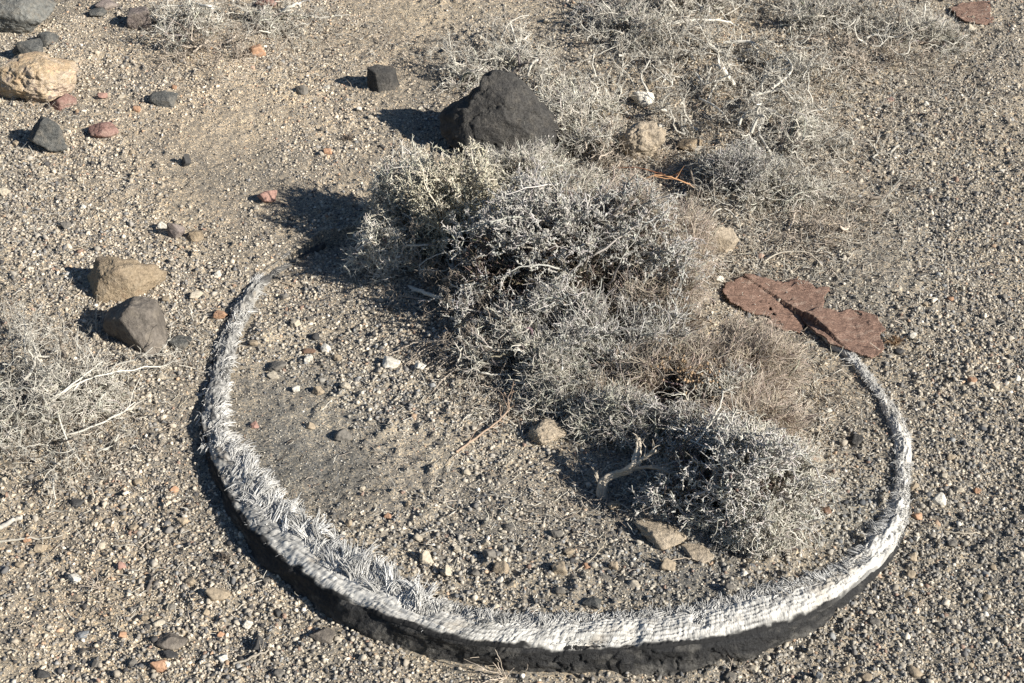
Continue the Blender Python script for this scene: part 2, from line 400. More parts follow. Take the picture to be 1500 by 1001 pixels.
rock('rock', 1255, 645, 24, 17, RM_black, 'small black stone inside the right side of the tyre rim', seed=42, short='the small black stone')
rock('rock', 472, 931, 40, 26, RM_grey, 'dark grey stone outside the tyre at the bottom left', seed=43, short='the dark bottom stone')
rock('rock', 252, 940, 46, 22, RM_grey, 'flat angular grey stone in the bottom left gravel', seed=44, K=8, soft=.02, short='the flat grey stone')

CR = (.50, .44, .34); WH = (.66, .62, .53); TN = (.38, .31, .22); OR = (.46, .28, .175); DK = (.075, .073, .07); GR = (.19, .175, .15); PK = (.36, .22, .175); BG = (.22, .23, .235); BR = (.2, .13, .09)
CN = {CR: 'cream', WH: 'white', TN: 'tan', OR: 'orange', DK: 'dark', GR: 'grey', PK: 'reddish', BG: 'bluish-grey', BR: 'brown'}
PEB = [(323,461,20,16,OR,'bright orange stone beside the left rim of the tyre','the orange stone'),
 (240,329,17,14,WH,'white stone left of the upright brownish stone',None),
 (391,290,28,22,PK,'red stone at the edge of the big shadow left of the shrub','the red stone'),
 (377,75,24,20,OR,'orange stone with a grey side, near the top left shrub',None),
 (573,531,26,18,WH,'white stone in the gravel left of the central shrub','the white stone'),
 (616,537,17,12,WH,'smaller white stone right of the white stone in the gravel',None),
 (942,144,32,26,WH,'white stone above the rough tan clod','the upper white stone'),
 (968,186,13,10,WH,'small white pebble touching the top of the rough tan clod',None),
 (1376,732,22,17,WH,'white pointed stone outside the right rim of the tyre','the pointed white stone'),
 (625,817,20,20,CR,'round cream stone inside the front left of the rim','the round cream stone'),
 (655,838,18,17,CR,'angular cream stone right of the round cream stone',None),
 (717,813,20,18,GR,'dark round stone behind a knobbly tan stone',None),
 (734,833,24,22,TN,'knobbly tan stone in the middle front inside the rim','the knobbly tan stone'),
 (732,849,10,9,WH,'white pebble in front of the knobbly tan stone',None),
 (819,833,22,18,TN,'tan stone midway between the knobbly stone and the lower shrub','the front tan stone'),
 (978,829,22,19,TN,'round tan stone in front of the flat earth crust','the round tan stone'),
 (899,830,14,13,TN,'small tan stone left of the round tan stone',None),
 (900,741,18,15,TN,'greyish tan stone left of the lower shrub','the greyish tan stone'),
 (233,973,24,19,OR,'orange stone below the flat angular grey stone','the bottom orange stone'),
 (179,930,14,12,OR,'small orange stone left of the flat angular grey stone',None),
 (248,960,28,15,DK,'dark stone tucked under the flat angular grey stone',None),
 (325,963,18,15,WH,'white knobbly stone right of the flat angular grey stone','the bottom white stone'),
 (380,946,20,20,DK,'dark stone left of the dark grey stone below the tyre',None),
 (363,915,16,16,WH,'white stone in the gravel outside the left front rim','the left white stone'),
 (120,930,20,13,BG,'pale bluish stone in the bottom left soil','the pale bluish stone'),
 (318,870,36,18,TN,'flat beige stone below the left front rim','the flat beige stone'),
 (255,717,14,13,OR,'pale orange stone in the gravel left of the tyre','the pale orange stone'),
 (268,763,18,13,TN,'beige stone below the pale orange stone',None),
 (405,536,30,17,GR,'grey stone inside the left rim with a cream stone in front','the grey stone'),
 (400,550,19,12,CR,'cream stone in front of the grey stone inside the left rim',None),
 (477,511,15,14,WH,'white stone in the cluster left of the shrub','the cluster white stone'),
 (452,514,22,12,BR,'brown stone left of the cluster white stone',None),
 (452,525,13,12,WH,'white pebble under the brown stone of the cluster',None),
 (494,524,13,12,TN,'tan pebble right of the cluster white stone',None),
 (470,533,12,10,GR,'grey pebble below the cluster white stone',None),
 (466,572,18,15,TN,'greyish tan stone below the cluster of stones',None),
 (434,571,11,10,WH,'tiny white round pebble left of a greyish tan stone',None),
 (373,623,13,10,PK,'reddish pebble inside the left rim','the reddish pebble'),
 (455,624,14,12,TN,'tan stone right of the reddish pebble',None),
 (503,637,26,19,GR,'grey round stone in the middle of the left interior','the grey round stone'),
 (506,565,17,12,CR,'pale flat stone right of the greyish tan stone',None),
 (433,474,15,11,CR,'cream stone near the upper left rim','the upper rim stone'),
 (288,433,18,13,CR,'cream stone above the bright orange stone',None),
 (319,402,11,10,WH,'white pebble near the upper end of the tyre rim',None),
 (10,547,24,28,TN,'tan stone among twigs at the left edge','the left edge stone'),
 (201,161,12,11,OR,'small peach pebble right of the flat red rock',None),
 (150,141,14,10,PK,'pinkish pebble above the pinkish-red rock',None),
 (178,142,13,8,CR,'yellowish pebble above the small peach pebble',None),
 (273,237,14,20,DK,'upright dark stone in the upper left soil','the upright dark stone'),
 (442,131,18,16,GR,'dark round stone right of centre in the upper left soil','the dark round stone'),
 (480,222,12,9,OR,'small orange pebble above the big shadow',None),
 (7,281,17,14,CR,'cream stone at the left edge above the tan rock',None),
 (802,31,11,9,CR,'cream pebble behind the twigs at the top',None),
 (1054,409,13,11,WH,'white pebble at the left tip of the red-brown sheet',None),
 (1421,41,17,14,CR,'cream stone below the red-brown scrap in the top right corner',None),
 (1340,713,13,12,TN,'brownish pebble touching the right rim of the tyre',None),
 (1432,719,10,9,OR,'orange pebble right of the pointed white stone',None),
 (1343,790,9,8,WH,'small white pebble outside the lower right rim',None),
 (1395,798,15,13,GR,'grey stone in the lower right gravel','the lower right grey stone'),
 (1200,990,12,12,BG,'bluish-grey pebble at the bottom edge',None),
 (1210,748,16,12,BR,'dark reddish stone right of the lower shrub',None),
 (1185,797,11,9,TN,'tan pebble below the smooth tan clod',None),
 (568,757,12,9,OR,'peach pebble in the bare sand inside the left rim',None),
 (598,738,10,8,TN,'tan pebble up and right of the peach pebble',None),
 (531,716,9,8,CR,'cream pebble in the bare sand inside the left rim',None),
 (746,773,17,13,GR,'grey stone in the middle of the bare sand','the sand grey stone'),
 (816,782,18,14,GR,'grey-brown stone above the front tan stone',None),
 (711,794,13,12,CR,'cream stone between two grey stones',None),
 (563,830,19,13,TN,'tan stone behind the longest white fringe',None),
 (670,805,10,9,CR,'little cream pebble above the angular cream stone',None),
 (113,738,20,12,DK,'dark stone in the left gravel','the left dark stone'),
 (7,705,15,12,CR,'cream stone at the left edge below the left shrub',None),
 (324,930,11,10,OR,'small orange pebble left of the white stone below the rim',None),
 (303,897,14,11,TN,'tan pebble below the flat beige stone',None),

 (1357,152,9,8,WH,'white pebble in the upper right soil','the upper right white pebble'),
 (1345,183,11,7,WH,'white pebble below the upper right white pebble',None),
 (1288,161,8,6,WH,'tiny white pebble left of the upper right white pebble',None),
 (1446,203,9,8,CR,'cream pebble at the right gravel edge','the right cream pebble'),
 (1467,252,8,8,WH,'white pebble in the right gravel',None),
 (1214,601,11,7,WH,'white pebble inside the rim above the small black stone',None),
 (1163,575,12,8,CR,'flat cream pebble right of the wispy twigs',None),
 (760,56,13,9,CR,'cream pebble among the pale twigs behind the black rock',None),
 (40,790,13,10,OR,'orange pebble under the stick at the left edge','the left orange pebble'),
 (60,803,17,14,TN,'tan stone right of the orange pebble under the stick',None),
 (25,211,12,10,TN,'tan pebble left of the dark greenish-grey rock',None),
 (97,331,18,12,GR,'grey stone in the left soil above the tan rock','the left grey stone'),
 (1130,905,9,8,TN,None,None)]
PEB = [p for p in PEB if p[5]]
i = 0
for px, py, w, h, c, lab, sh in PEB:
    i += 1
    rock('pebble' if w < 17 else 'stone', px, py, w * 1.06, h * 1.06, M_peb, lab, 'pebble' if w < 17 else 'stone', sub=4, seed=100 + i, K=8 + i % 7, soft=.04, rough=.10, nsc=3, sink=.24, col=c, short=sh)
print('rocks', time.time() - T0)

# ---------------------------------------------------------------- gravel
PAL = np.array([(.37, .332, .268), (.30, .278, .238), (.46, .41, .33), (.205, .195, .178), (.075, .073, .072), (.13, .13, .128), (.55, .49, .39), (.40, .29, .20), (.27, .19, .145), (.25, .25, .24), (.62, .58, .50)])
PW = np.array([.24, .19, .15, .13, .09, .08, .05, .018, .015, .04, .02])
REG = [  # photo px, py, radius px, added coarseness
 (560, 540, 110, .8), (680, 600, 90, .5), (1420, 800, 220, .75), (1400, 330, 150, .5), (1430, 560, 120, .35), (180, 760, 130, .35), (330, 930, 190, .7),
 (90, 330, 120, .4), (250, 450, 100, .5), (700, 830, 120, .3), (430, 640, 90, -.9), (560, 720, 110, -.5), (1000, 880, 60, .2), (1240, 560, 90, -.5),
 (1300, 370, 80, -.7), (150, 850, 90, -.4), (330, 230, 120, -.35), (620, 50, 90, -.5), (1180, 790, 60, -.6), (560, 990, 80, .3), (60, 980, 60, .2), (1250, 940, 150, .5), (480, 440, 60, -.2), (640, 680, 60, -.4)]
def coarse(px, py):
    d = .38 + 0 * px
    for a, b, r, w in REG: d = d + w * np.exp(-((px - a) ** 2 + (py - b) ** 2) / (r * r))
    d = d + .30 * fbm(np.stack([px, py], -1) / 70, 61, 3)
    d = d + .22 * fbm(np.stack([px, py], -1) / 22, 63, 2)
    return np.clip(d, .02, 1.3)
inP, outP = None, None
BANDX = catmull(.5 * (Ow + Iw), 300)[:, :2]; BANDW = np.linalg.norm(catmull(Ow, 300) - catmull(Iw, 300), axis=1) * .5
def in_band(x, y, m=0.0):
    r = np.zeros(x.shape, bool)
    for q, w in zip(BANDX[::2], BANDW[::2]):
        r |= (x - q[0]) ** 2 + (y - q[1]) ** 2 < (w + m) ** 2
    return r
def scatter(n, fn):
    n = int(n * 1.54); y = rng.uniform(.85, 3.5, n)
    x = rng.uniform(-1, 1, n) * (.42 + .37 * y)
    keep = rng.uniform(0, 1, n) < (.42 + .37 * y) / 1.715
    x, y = x[keep], y[keep]
    px, py = to_px(x, y, 0 * x)
    k = rng.uniform(0, 1, len(x)) < fn(coarse(px, py))
    x, y = x[k], y[k]
    k = ~in_band(x, y)
    return x[k], y[k]
def grains(sub, n, fn, rlo, rhi, power=2.2, bag=None):
    x, y = scatter(n, fn)
    n = len(x)
    if sub == 0:
        D = np.array([[1, 0, 0], [0, 1, 0], [-1, 0, 0], [0, -1, 0], [0, 0, 1], [0, 0, -1.]]); Fc = np.array([[0, 1, 4], [1, 2, 4], [2, 3, 4], [3, 0, 4], [1, 0, 5], [2, 1, 5], [3, 2, 5], [0, 3, 5]])
    else: D, Fc = ico(sub)
    r = rlo + (rhi - rlo) * rng.uniform(0, 1, n) ** power
    sc = r[:, None] * np.stack([rng.uniform(.8, 1.25, n), rng.uniform(.7, 1.1, n), rng.uniform(.5, .95, n)], -1)
    a = rng.uniform(0, 6.28, n); tl = rng.normal(0, .35, n)
    if sub <= 1:
        Vd = D[None] * (1 + rng.uniform(-.42, .42, (n, len(D), 1))) + rng.normal(0, .14, (n, len(D), 3))
    else:
        Vd = np.empty((n, len(D), 3)); vs = [rockV(sub, 900 + j, K=8 + j % 4, soft=.02, rough=.10, nsc=2.6)[0] for j in range(16)]
        pick = rng.integers(0, 16, n)
        for j in range(16): Vd[pick == j] = vs[j]
    Vd = Vd * sc[:, None]
    ct, s_ = np.cos(tl)[:, None], np.sin(tl)[:, None]
    Vd = np.stack([Vd[..., 0] * ct - Vd[..., 2] * s_, Vd[..., 1], Vd[..., 0] * s_ + Vd[..., 2] * ct], -1)
    ca, sa = np.cos(a)[:, None], np.sin(a)[:, None]
    Vd = np.stack([Vd[..., 0] * ca - Vd[..., 1] * sa, Vd[..., 0] * sa + Vd[..., 1] * ca, Vd[..., 2]], -1)
    z = gz(x, y) + sc[:, 2] * rng.uniform(-.15, .65, n)
    V = Vd + np.stack([x, y, z], -1)[:, None]
    c = PAL[rng.choice(len(PAL), n, p=PW / PW.sum())] * rng.uniform(.72, 1.2, (n, 1)) * tint(x, y)
    f = (Fc[None] + (np.arange(n) * len(D))[:, None, None]).reshape(-1, 3)
    bag.add(V.reshape(-1, 3), f, np.repeat(c, len(D), 0))
    return n
bg = Bag()
print(grains(0, 620000, lambda d: .24 + .65 * d, .0007, .0021, 1.4, bg),
      grains(1, 250000, lambda d: np.clip(d * 1.15 - .06, 0, 1), .0013, .0036, 1.8, bg),
      grains(2, 17000, lambda d: np.clip(d, 0, 1) ** 1.5 * .9, .0026, .0058, 2.6, bg))
tag(bg.build('gravel', M_grain), 'loose mixed volcanic gravel covering the soil', 'gravel', kind='stuff')
print('gravel', time.time() - T0)

# countable pebbles, each its own object, described by its nearest landmark
DIRN = ['right of', 'up and right of', 'above', 'up and left of', 'left of', 'down and left of', 'below', 'down and right of']
used = set(o.get('label') for o in bpy.data.objects)
_vp = [rockV(3, 700 + j, K=7 + j % 5, soft=.035, rough=.09, nsc=3) for j in range(14)]
made = 0; tries = 0; occ = [(p[0], p[1]) for p in PEB]
LA = np.array([(a, b) for a, b, _ in LAND], float)
while made < 135 and tries < 9000:
    tries += 1
    px, py = rng.uniform(5, 1495), rng.uniform(5, 996)
    if rng.uniform() > float(coarse(np.array([px]), np.array([py]))[0]): continue
    if min(abs(px - a) + abs(py - b) for a, b in occ) < 26: continue
    g = onground(px, py)
    if in_band(np.array([g[0]]), np.array([g[1]]), .012)[0]: continue
    if 560 < px < 1150 and 230 < py < 620: continue
    d = LA - [px, py]; dist = np.hypot(*d.T)
    ci = int(rng.choice(7, p=[.30, .12, .27, .03, .08, .17, .03])); c = [CR, WH, TN, OR, DK, GR, PK][ci]
    r = rng.uniform(.0042, .0075)
    size = 'small' if r < .0055 else 'middling'
    lab = None
    for j in np.argsort(dist)[:5]:
        if dist[j] < 14: break
        ang = math.atan2((py - LA[j][1]) * -1, px - LA[j][0])
        dn = DIRN[int(round(ang / (math.pi / 4))) % 8]
        far = 'just ' if dist[j] < 45 else '' if dist[j] < 110 else 'some way ' if dist[j] < 230 else 'far '
        l = f'{size} {CN[c]} pebble {far}{dn} {LAND[j][2]}'
        if l not in used: lab = l; break
    if not lab: continue
    used.add(lab); occ.append((px, py)); made += 1
    V, Fc = _vp[made % 14]
    V = rotz(V, rng.uniform(0, 6.28)) * [r, r * .9, r * .72]
    z = g[2] + r * .35
    o = mesh('pebble', V + [g[0], g[1], z], Fc, M_peb, loc=g, col=np.array(c) * rng.uniform(.85, 1.1), smooth=True)
    tag(o, lab, 'pebble', 'loose pebbles scattered in the gravel')
print('pebbles', made, time.time() - T0)

# ---------------------------------------------------------------- tyre
root = empty('buried_tyre', (cen[0], cen[1], 0), 'worn tyre buried in the soil with its frayed white cord rim and black edge showing', 'tyre')
RL = (cen[0], cen[1], 0)
across = O_ - I_; bw = np.linalg.norm(across, axis=1)
outw = unit(across * [1, 1, 0]); tang = unit(np.gradient(O_, axis=0))
arc = np.concatenate([[0], np.cumsum(np.linalg.norm(np.diff(O_, axis=0), axis=1))])
# cord band
NU = 44
u = np.linspace(0, 1, NU)
A2, U2 = np.meshgrid(arc, u, indexing='ij')
wv = fbm(np.stack([A2 * 14, U2 * 1.5], -1), 31, 3)
rows = 10
ph = (U2 + .09 * wv + .03 * fbm(np.stack([A2 * 70, U2 * 6], -1), 39, 2)) * rows
left = sstep(12.5, 9.5, sg)[:, None]; right = sstep(21.5, 24.5, sg)[:, None]
mess = np.maximum(left, right)
ridge = 1 - (1 - np.abs(np.sin(np.pi * ph)) ** .6) * (1 - mess) * np.clip(.75 + .8 * fbm(np.stack([A2 * 30, U2 * 4], -1), 40, 2), .2, 1)
bead = np.abs(np.sin(np.pi * (A2 / .0032 + .5 * (np.floor(ph) % 2) + .6 * wv))) ** .7
lump = fbm(np.stack([A2 * 60, U2 * 5], -1), 33, 3)
hgt = .010 * np.sin(np.pi * np.clip(U2 * .9 + .08, 0, 1)) + .0022 * ridge * (.35 + .65 * bead) * (1 - .6 * mess) + .0022 * lump + .006 * mess * fbm(np.stack([A2 * 45, U2 * 4], -1), 38, 3)
hgt += .0016 * fbm(np.stack([A2 * 300, U2 * 14], -1), 47, 2)
hgt -= .0035 * np.clip(fbm(np.stack([A2 * 18, U2 * 2], -1), 48, 3) - .12, 0, 1) * 4 * (1 - mess)
hgt *= np.clip(bw / .035, .35, 1)[:, None]
P = O_[:, None] * (1 - U2)[..., None] + I_[:, None] * U2[..., None]
P[..., 2] += hgt - .012 * sstep(.82, 1, U2) - .002
P[:, 0, 2] -= .004
P += outw[:, None] * (.002 * fbm(np.stack([A2 * 30, U2 * 0], -1), 35, 2))[..., None]
dirt = fbm(np.stack([A2 * 35, U2 * 7], -1), 41, 4)
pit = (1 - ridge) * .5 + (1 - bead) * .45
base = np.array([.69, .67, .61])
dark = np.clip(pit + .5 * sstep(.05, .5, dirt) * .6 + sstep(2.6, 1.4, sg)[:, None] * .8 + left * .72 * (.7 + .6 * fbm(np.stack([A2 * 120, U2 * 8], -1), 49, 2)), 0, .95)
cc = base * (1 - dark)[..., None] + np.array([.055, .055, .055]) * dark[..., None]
tn = sstep(.2, .6, fbm(np.stack([A2 * 22, U2 * 3], -1), 44, 3))[..., None] * .5
cc = cc * (1 - tn) + np.array([.36, .31, .24]) * tn
lip = (sstep(.12, .05, U2 + .09 * fbm(np.stack([A2 * 55, U2 * 9], -1), 46, 3)) * (1 - .8 * right))[..., None]
cc = cc * (1 - lip) + np.array([.028, .028, .028]) * lip
id_ = np.arange(NS * NU).reshape(NS, NU)
Q = np.stack([id_[:-1, :-1], id_[1:, :-1], id_[1:, 1:], id_[:-1, 1:]], -1).reshape(-1, 4)
mesh('cord_band', P - RL, Q, M_cord, parent=root, col=cc.reshape(-1, 3), smooth=True)
# rubber edge
NW = 26
w = np.linspace(0, 1, NW)
A2, W2 = np.meshgrid(arc, w, indexing='ij')
Pt = O_.copy(); Pt[:, 2] -= .001
Pb = B_.copy(); Pb[:, 2] = -.012
Pw = Pt[:, None] * (1 - W2)[..., None] + Pb[:, None] * W2[..., None]
hw = np.clip(O_[:, 2] / .04, 0, 1)[:, None]
n3 = fbm(np.stack([A2 * 26, W2 * 1.6, 0 * A2], -1), 51, 5, .6)
crk = np.exp(-np.abs(fbm(np.stack([A2 * 16 + .5 * n3, W2 * 1.4 + n3 * .4], -1), 55, 3)) * 26)
off = .003 * np.sin(np.pi * W2) + .008 * n3 - .0045 * crk * np.clip(.6 + 2 * noise(np.stack([A2 * 9, W2 * 0], -1), 54), 0, 1) + .005 * (np.floor(3 * noise(np.stack([A2 * 22, W2 * 2.2], -1), 59)) / 3)
off *= hw
Pw += outw[:, None] * off[..., None]
Pw[..., 2] += .003 * fbm(np.stack([A2 * 30, W2 * 2], -1), 57, 3) * hw * sstep(0, .2, W2)
Pw[:, 0] += -outw * .006                       # tuck the top lip under the cords
dust = np.clip(sstep(.30, 1, W2 + .4 * n3) * .8 * (.55 + .9 * fbm(np.stack([A2 * 110, W2 * 6], -1), 62, 4)) + .3 * sstep(.1, .6, fbm(np.stack([A2 * 60, W2 * 5], -1), 58, 4)), 0, 1)[..., None]
cw = np.array([.030, .030, .030]) * (1 - dust) + np.array([.25, .235, .205]) * dust
id_ = np.arange(NS * NW).reshape(NS, NW)
Q = np.stack([id_[:-1, 1:], id_[1:, 1:], id_[1:, :-1], id_[:-1, :-1]], -1).reshape(-1, 4)
M_rub = attrmat('cracked_rubber', .8, .3, 260, bdist=.0035, lo=.55)
mesh('rubber_edge', Pw - RL, Q, M_rub, parent=root, col=cw.reshape(-1, 3), smooth=True)

def strands(n, slo, shi, ulo, uhi, L, inward, along, up, rad=.0006, col=(.60, .59, .55), clump=1.0, droop=1.0, seg=6, lift=.0, cn=50, seed=0, wild=.25):
    s = rng.uniform(slo, shi, n); i = np.clip((s / (len(ST) - 1) * (NS - 1)).astype(int), 0, NS - 1)
    uu = rng.uniform(ulo, uhi, n)
    p = O_[i] * (1 - uu)[:, None] + I_[i] * uu[:, None]
    p[:, 2] += .006 * np.sin(np.pi * np.clip(uu, 0, 1)) * np.clip(bw[i] / .035, .3, 1) - .001 + lift * rng.uniform(0, 1, n)
    q = np.stack([arc[i] * cn, uu * 2], -1)
    k1 = fbm(q, 71 + seed, 2) * clump; k2 = fbm(q + 50, 72 + seed, 2) * clump; k3 = fbm(q + 90, 73 + seed, 2) * clump
    d = -outw[i] * (inward + k1[:, None] * 1.2) + tang[i] * (along + 1.6 * k2)[:, None] + np.array([0, 0, 1]) * (up + .6 * k3)[:, None]
    d = unit(d + rng.normal(0, wild, (n, 3)))
    Lr = (L[0] + (L[1] - L[0]) * rng.uniform(0, 1, n) ** 1.3) * (1 + .5 * k3)
    P = np.empty((n, seg + 1, 3)); P[:, 0] = p
    for j in range(seg):
        d = unit(d + rng.normal(0, .13, (n, 3)) - np.array([0, 0, 1]) * .24 * droop)
        P[:, j + 1] = P[:, j] + d * (Lr / seg)[:, None]
    P[..., 2] = np.maximum(P[..., 2], (gz(P[:, 0, 0], P[:, 0, 1], False) - .001)[:, None] * 0 + -.0)
    fl = gz(P[..., 0], P[..., 1], False) + .001
    P[..., 2] = np.maximum(P[..., 2], fl)
    rr = rad * rng.uniform(.7, 1.3, (n, 1)) * np.linspace(1, .45, seg + 1)
    c = np.array(col) * rng.uniform(.62, 1.12, (n, 1)) * (1 - .12 * np.clip(k2, 0, 1))[:, None]
    fr.tubes(P, rr, c)
fr = Bag()
def locks(K, per, slo, shi, ulo, uhi, L, inward, along, up, rad=.00062, col=(.66, .65, .61), wild=.35, tight=.10, spread=.0028, droop=1.0, lift=0.0, seg=6):
    """frayed bundles: the strands of a bundle share their root and direction"""
    sl = rng.uniform(slo, shi, K); i = np.clip((sl / (len(ST) - 1) * (NS - 1)).astype(int), 0, NS - 1); uu = rng.uniform(ulo, uhi, K)
    p = O_[i] * (1 - uu)[:, None] + I_[i] * uu[:, None]
    p[:, 2] += (.009 * np.sin(np.pi * np.clip(uu, 0, 1)) + lift) * np.clip(bw[i] / .035, .3, 1) - .001
    d = unit(-outw[i] * inward + tang[i] * along + [0, 0, up] + rng.normal(0, wild, (K, 3)) * [1, 1, .6])
    Ls = rng.uniform(*L, K); br = rng.uniform(.62, 1.1, K); curl = rng.normal(0, .22, (K, 3))
    ki = np.repeat(np.arange(K), per); n = len(ki)
    P = np.empty((n, seg + 1, 3)); P[:, 0] = p[ki] + rng.normal(0, spread, (n, 3)) * [1, 1, .3]
    dd = unit(d[ki] + rng.normal(0, tight, (n, 3))); Lr = Ls[ki] * rng.uniform(.6, 1.1, n)
    for j in range(seg):
        dd = unit(dd + curl[ki] * .5 + rng.normal(0, tight * .6, (n, 3)) - np.array([0, 0, .22 * droop]))
        P[:, j + 1] = P[:, j] + dd * (Lr / seg)[:, None]
    P[..., 2] = np.maximum(P[..., 2], gz(P[..., 0], P[..., 1], False) + .0015)
    fr.tubes(P, rad * rng.uniform(.7, 1.3, (n, 1)) * np.linspace(1, .5, seg + 1), np.array(col) * (br[ki] * rng.uniform(.85, 1.12, n))[:, None])
W1 = (.69, .675, .63)
locks(14, 5, 1.1, 2.0, .2, .8, (.012, .03), .05, -1.2, .0, rad=.0004, col=(.5, .48, .43), wild=.10, tight=.05)
locks(52, 9, 2.1, 3.8, .1, .9, (.012, .03), .05, -1.2, .03, rad=.0005, col=W1, wild=.10, tight=.05)
locks(150, 11, 3.0, 7.5, .1, .85, (.009, .020), .12, -1.0, .06, col=W1, wild=.40, rad=.0006)
locks(90, 10, 4.0, 8.5, .0, .6, (.008, .015), .2, .8, .08, col=W1, wild=.45, rad=.0006)
locks(150, 13, 7.0, 11, .25, .8, (.013, .028), .7, -.8, .32, col=W1, wild=.40, rad=.00068)
locks(190, 14, 9.0, 14.2, .4, .85, (.014, .033), .9, -.9, .40, col=W1, wild=.38, rad=.0007)
locks(120, 9, 7.5, 13.5, .25, .8, (.008, .018), .5, .2, .30, col=(.55, .545, .52), wild=.6)
strands(3600, 6.5, 14.5, .06, .6, (.003, .0065), .3, .2, .35, rad=.00045, col=(.56, .56, .545), clump=1.0, droop=.5, seed=31, cn=110, wild=.5)
locks(150, 15, 8.5, 14.0, .45, .95, (.018, .036), .95, -.8, .55, col=(.78, .77, .73), wild=.22, rad=.0007, tight=.07, droop=.8)
locks(110, 12, 13.6, 16.5, .6, .95, (.009, .022), .9, -.5, .4, col=W1, wild=.4, rad=.0006)
locks(160, 10, 16, 22.5, .75, .98, (.006, .017), .9, -.1, .5, col=W1, wild=.5, rad=.0006)
locks(90, 7, 14.5, 22, .85, 1.0, (.006, .016), .9, .1, .7, col=W1, wild=.5)
strands(900, 14.2, 22, .85, 1.0, (.005, .013), .9, .15, .8, rad=.0006, clump=.9, droop=.7, seed=5, cn=75)
strands(900, 12, 19, .12, .85, (.003, .007), .4, .4, .3, rad=.0005, clump=.9, droop=.9, seed=6, cn=60)
strands(2600, 18.5, 25.5, .15, .95, (.004, .010), .9, .25, .08, rad=.0005, col=(.74, .73, .69), clump=.5, droop=.7, seed=21, cn=70)
locks(200, 12, 19, 25.5, .3, .95, (.008, .018), 1.0, .1, .10, col=(.78, .77, .73), wild=.25, rad=.0006)
strands(3000, 24, 31.2, .0, .9, (.003, .007), -.2, .2, .4, rad=.0005, col=(.74, .72, .67), clump=.9, droop=.8, seed=8, cn=90)
locks(170, 7, 24, 31, .05, .9, (.005, .012), .1, .3, .2, col=W1, wild=.9, rad=.00055)
tag(fr.build('frayed_cords', M_cord, parent=root), kind='stuff')
for m_ in (root.children):
    pass
o = [c for c in bpy.data.objects if c.name == 'frayed_cords'][0]
co = np.empty(len(o.data.vertices) * 3, np.float32); o.data.vertices.foreach_get('co', co)
co = co.reshape(-1, 3) - np.array(RL, np.float32); o.data.vertices.foreach_set('co', co.ravel())
print('tyre', time.time() - T0)

# ---------------------------------------------------------------- shrubs
def grow(P0, D0, L, seg, jit, up=0.0):
    n = len(P0); P = np.empty((n, seg + 1, 3)); P[:, 0] = P0; d = D0.copy()
    L = np.broadcast_to(L, (n,))
    for j in range(seg):
        d = unit(d + rng.normal(0, jit, (n, 3)) + np.array([0, 0, up]))
        P[:, j + 1] = P[:, j] + d * (L / seg)[:, None]
    return P
def kids(P, k, tlo=.25, thi=1.0, ang=(.5, 1.2)):
    n, s, _ = P.shape
    t = rng.uniform(tlo, thi, (n, k)) * (s - 1); i = np.minimum(t.astype(int), s - 2); f = (t - i)[..., None]
    r = np.arange(n)[:, None]
    p = P[r, i] * (1 - f) + P[r, i + 1] * f
    d = unit(P[r, i + 1] - P[r, i])
    pr = unit(np.cross(d, rng.normal(size=d.shape)))
    a = rng.uniform(*ang, (n, k))[..., None]
    return p.reshape(-1, 3), unit(d * np.cos(a) + pr * np.sin(a)).reshape(-1, 3)
def env_keep(P, c, rad, slack=1.08, gap=0.0):
    q = (P[:, -1] - c) / rad
    lim = slack * (1.0 + .45 * fbm(unit(q) * 2.1 + c * 9, 17, 3))
    k = ((q ** 2).sum(1) < lim ** 2) & (P[:, :, 2].min(1) > -.01)
    if gap: k &= fbm(P[:, len(P[0]) // 2] * 19, 23, 2) > -.30 + gap
    return k
PALE = np.array([.64, .605, .52]); GREYT = np.array([.475, .455, .41]); TAUPE = np.array([.46, .395, .32]); YEL = np.array([.60, .555, .44]); BROWN = np.array([.175, .145, .118])
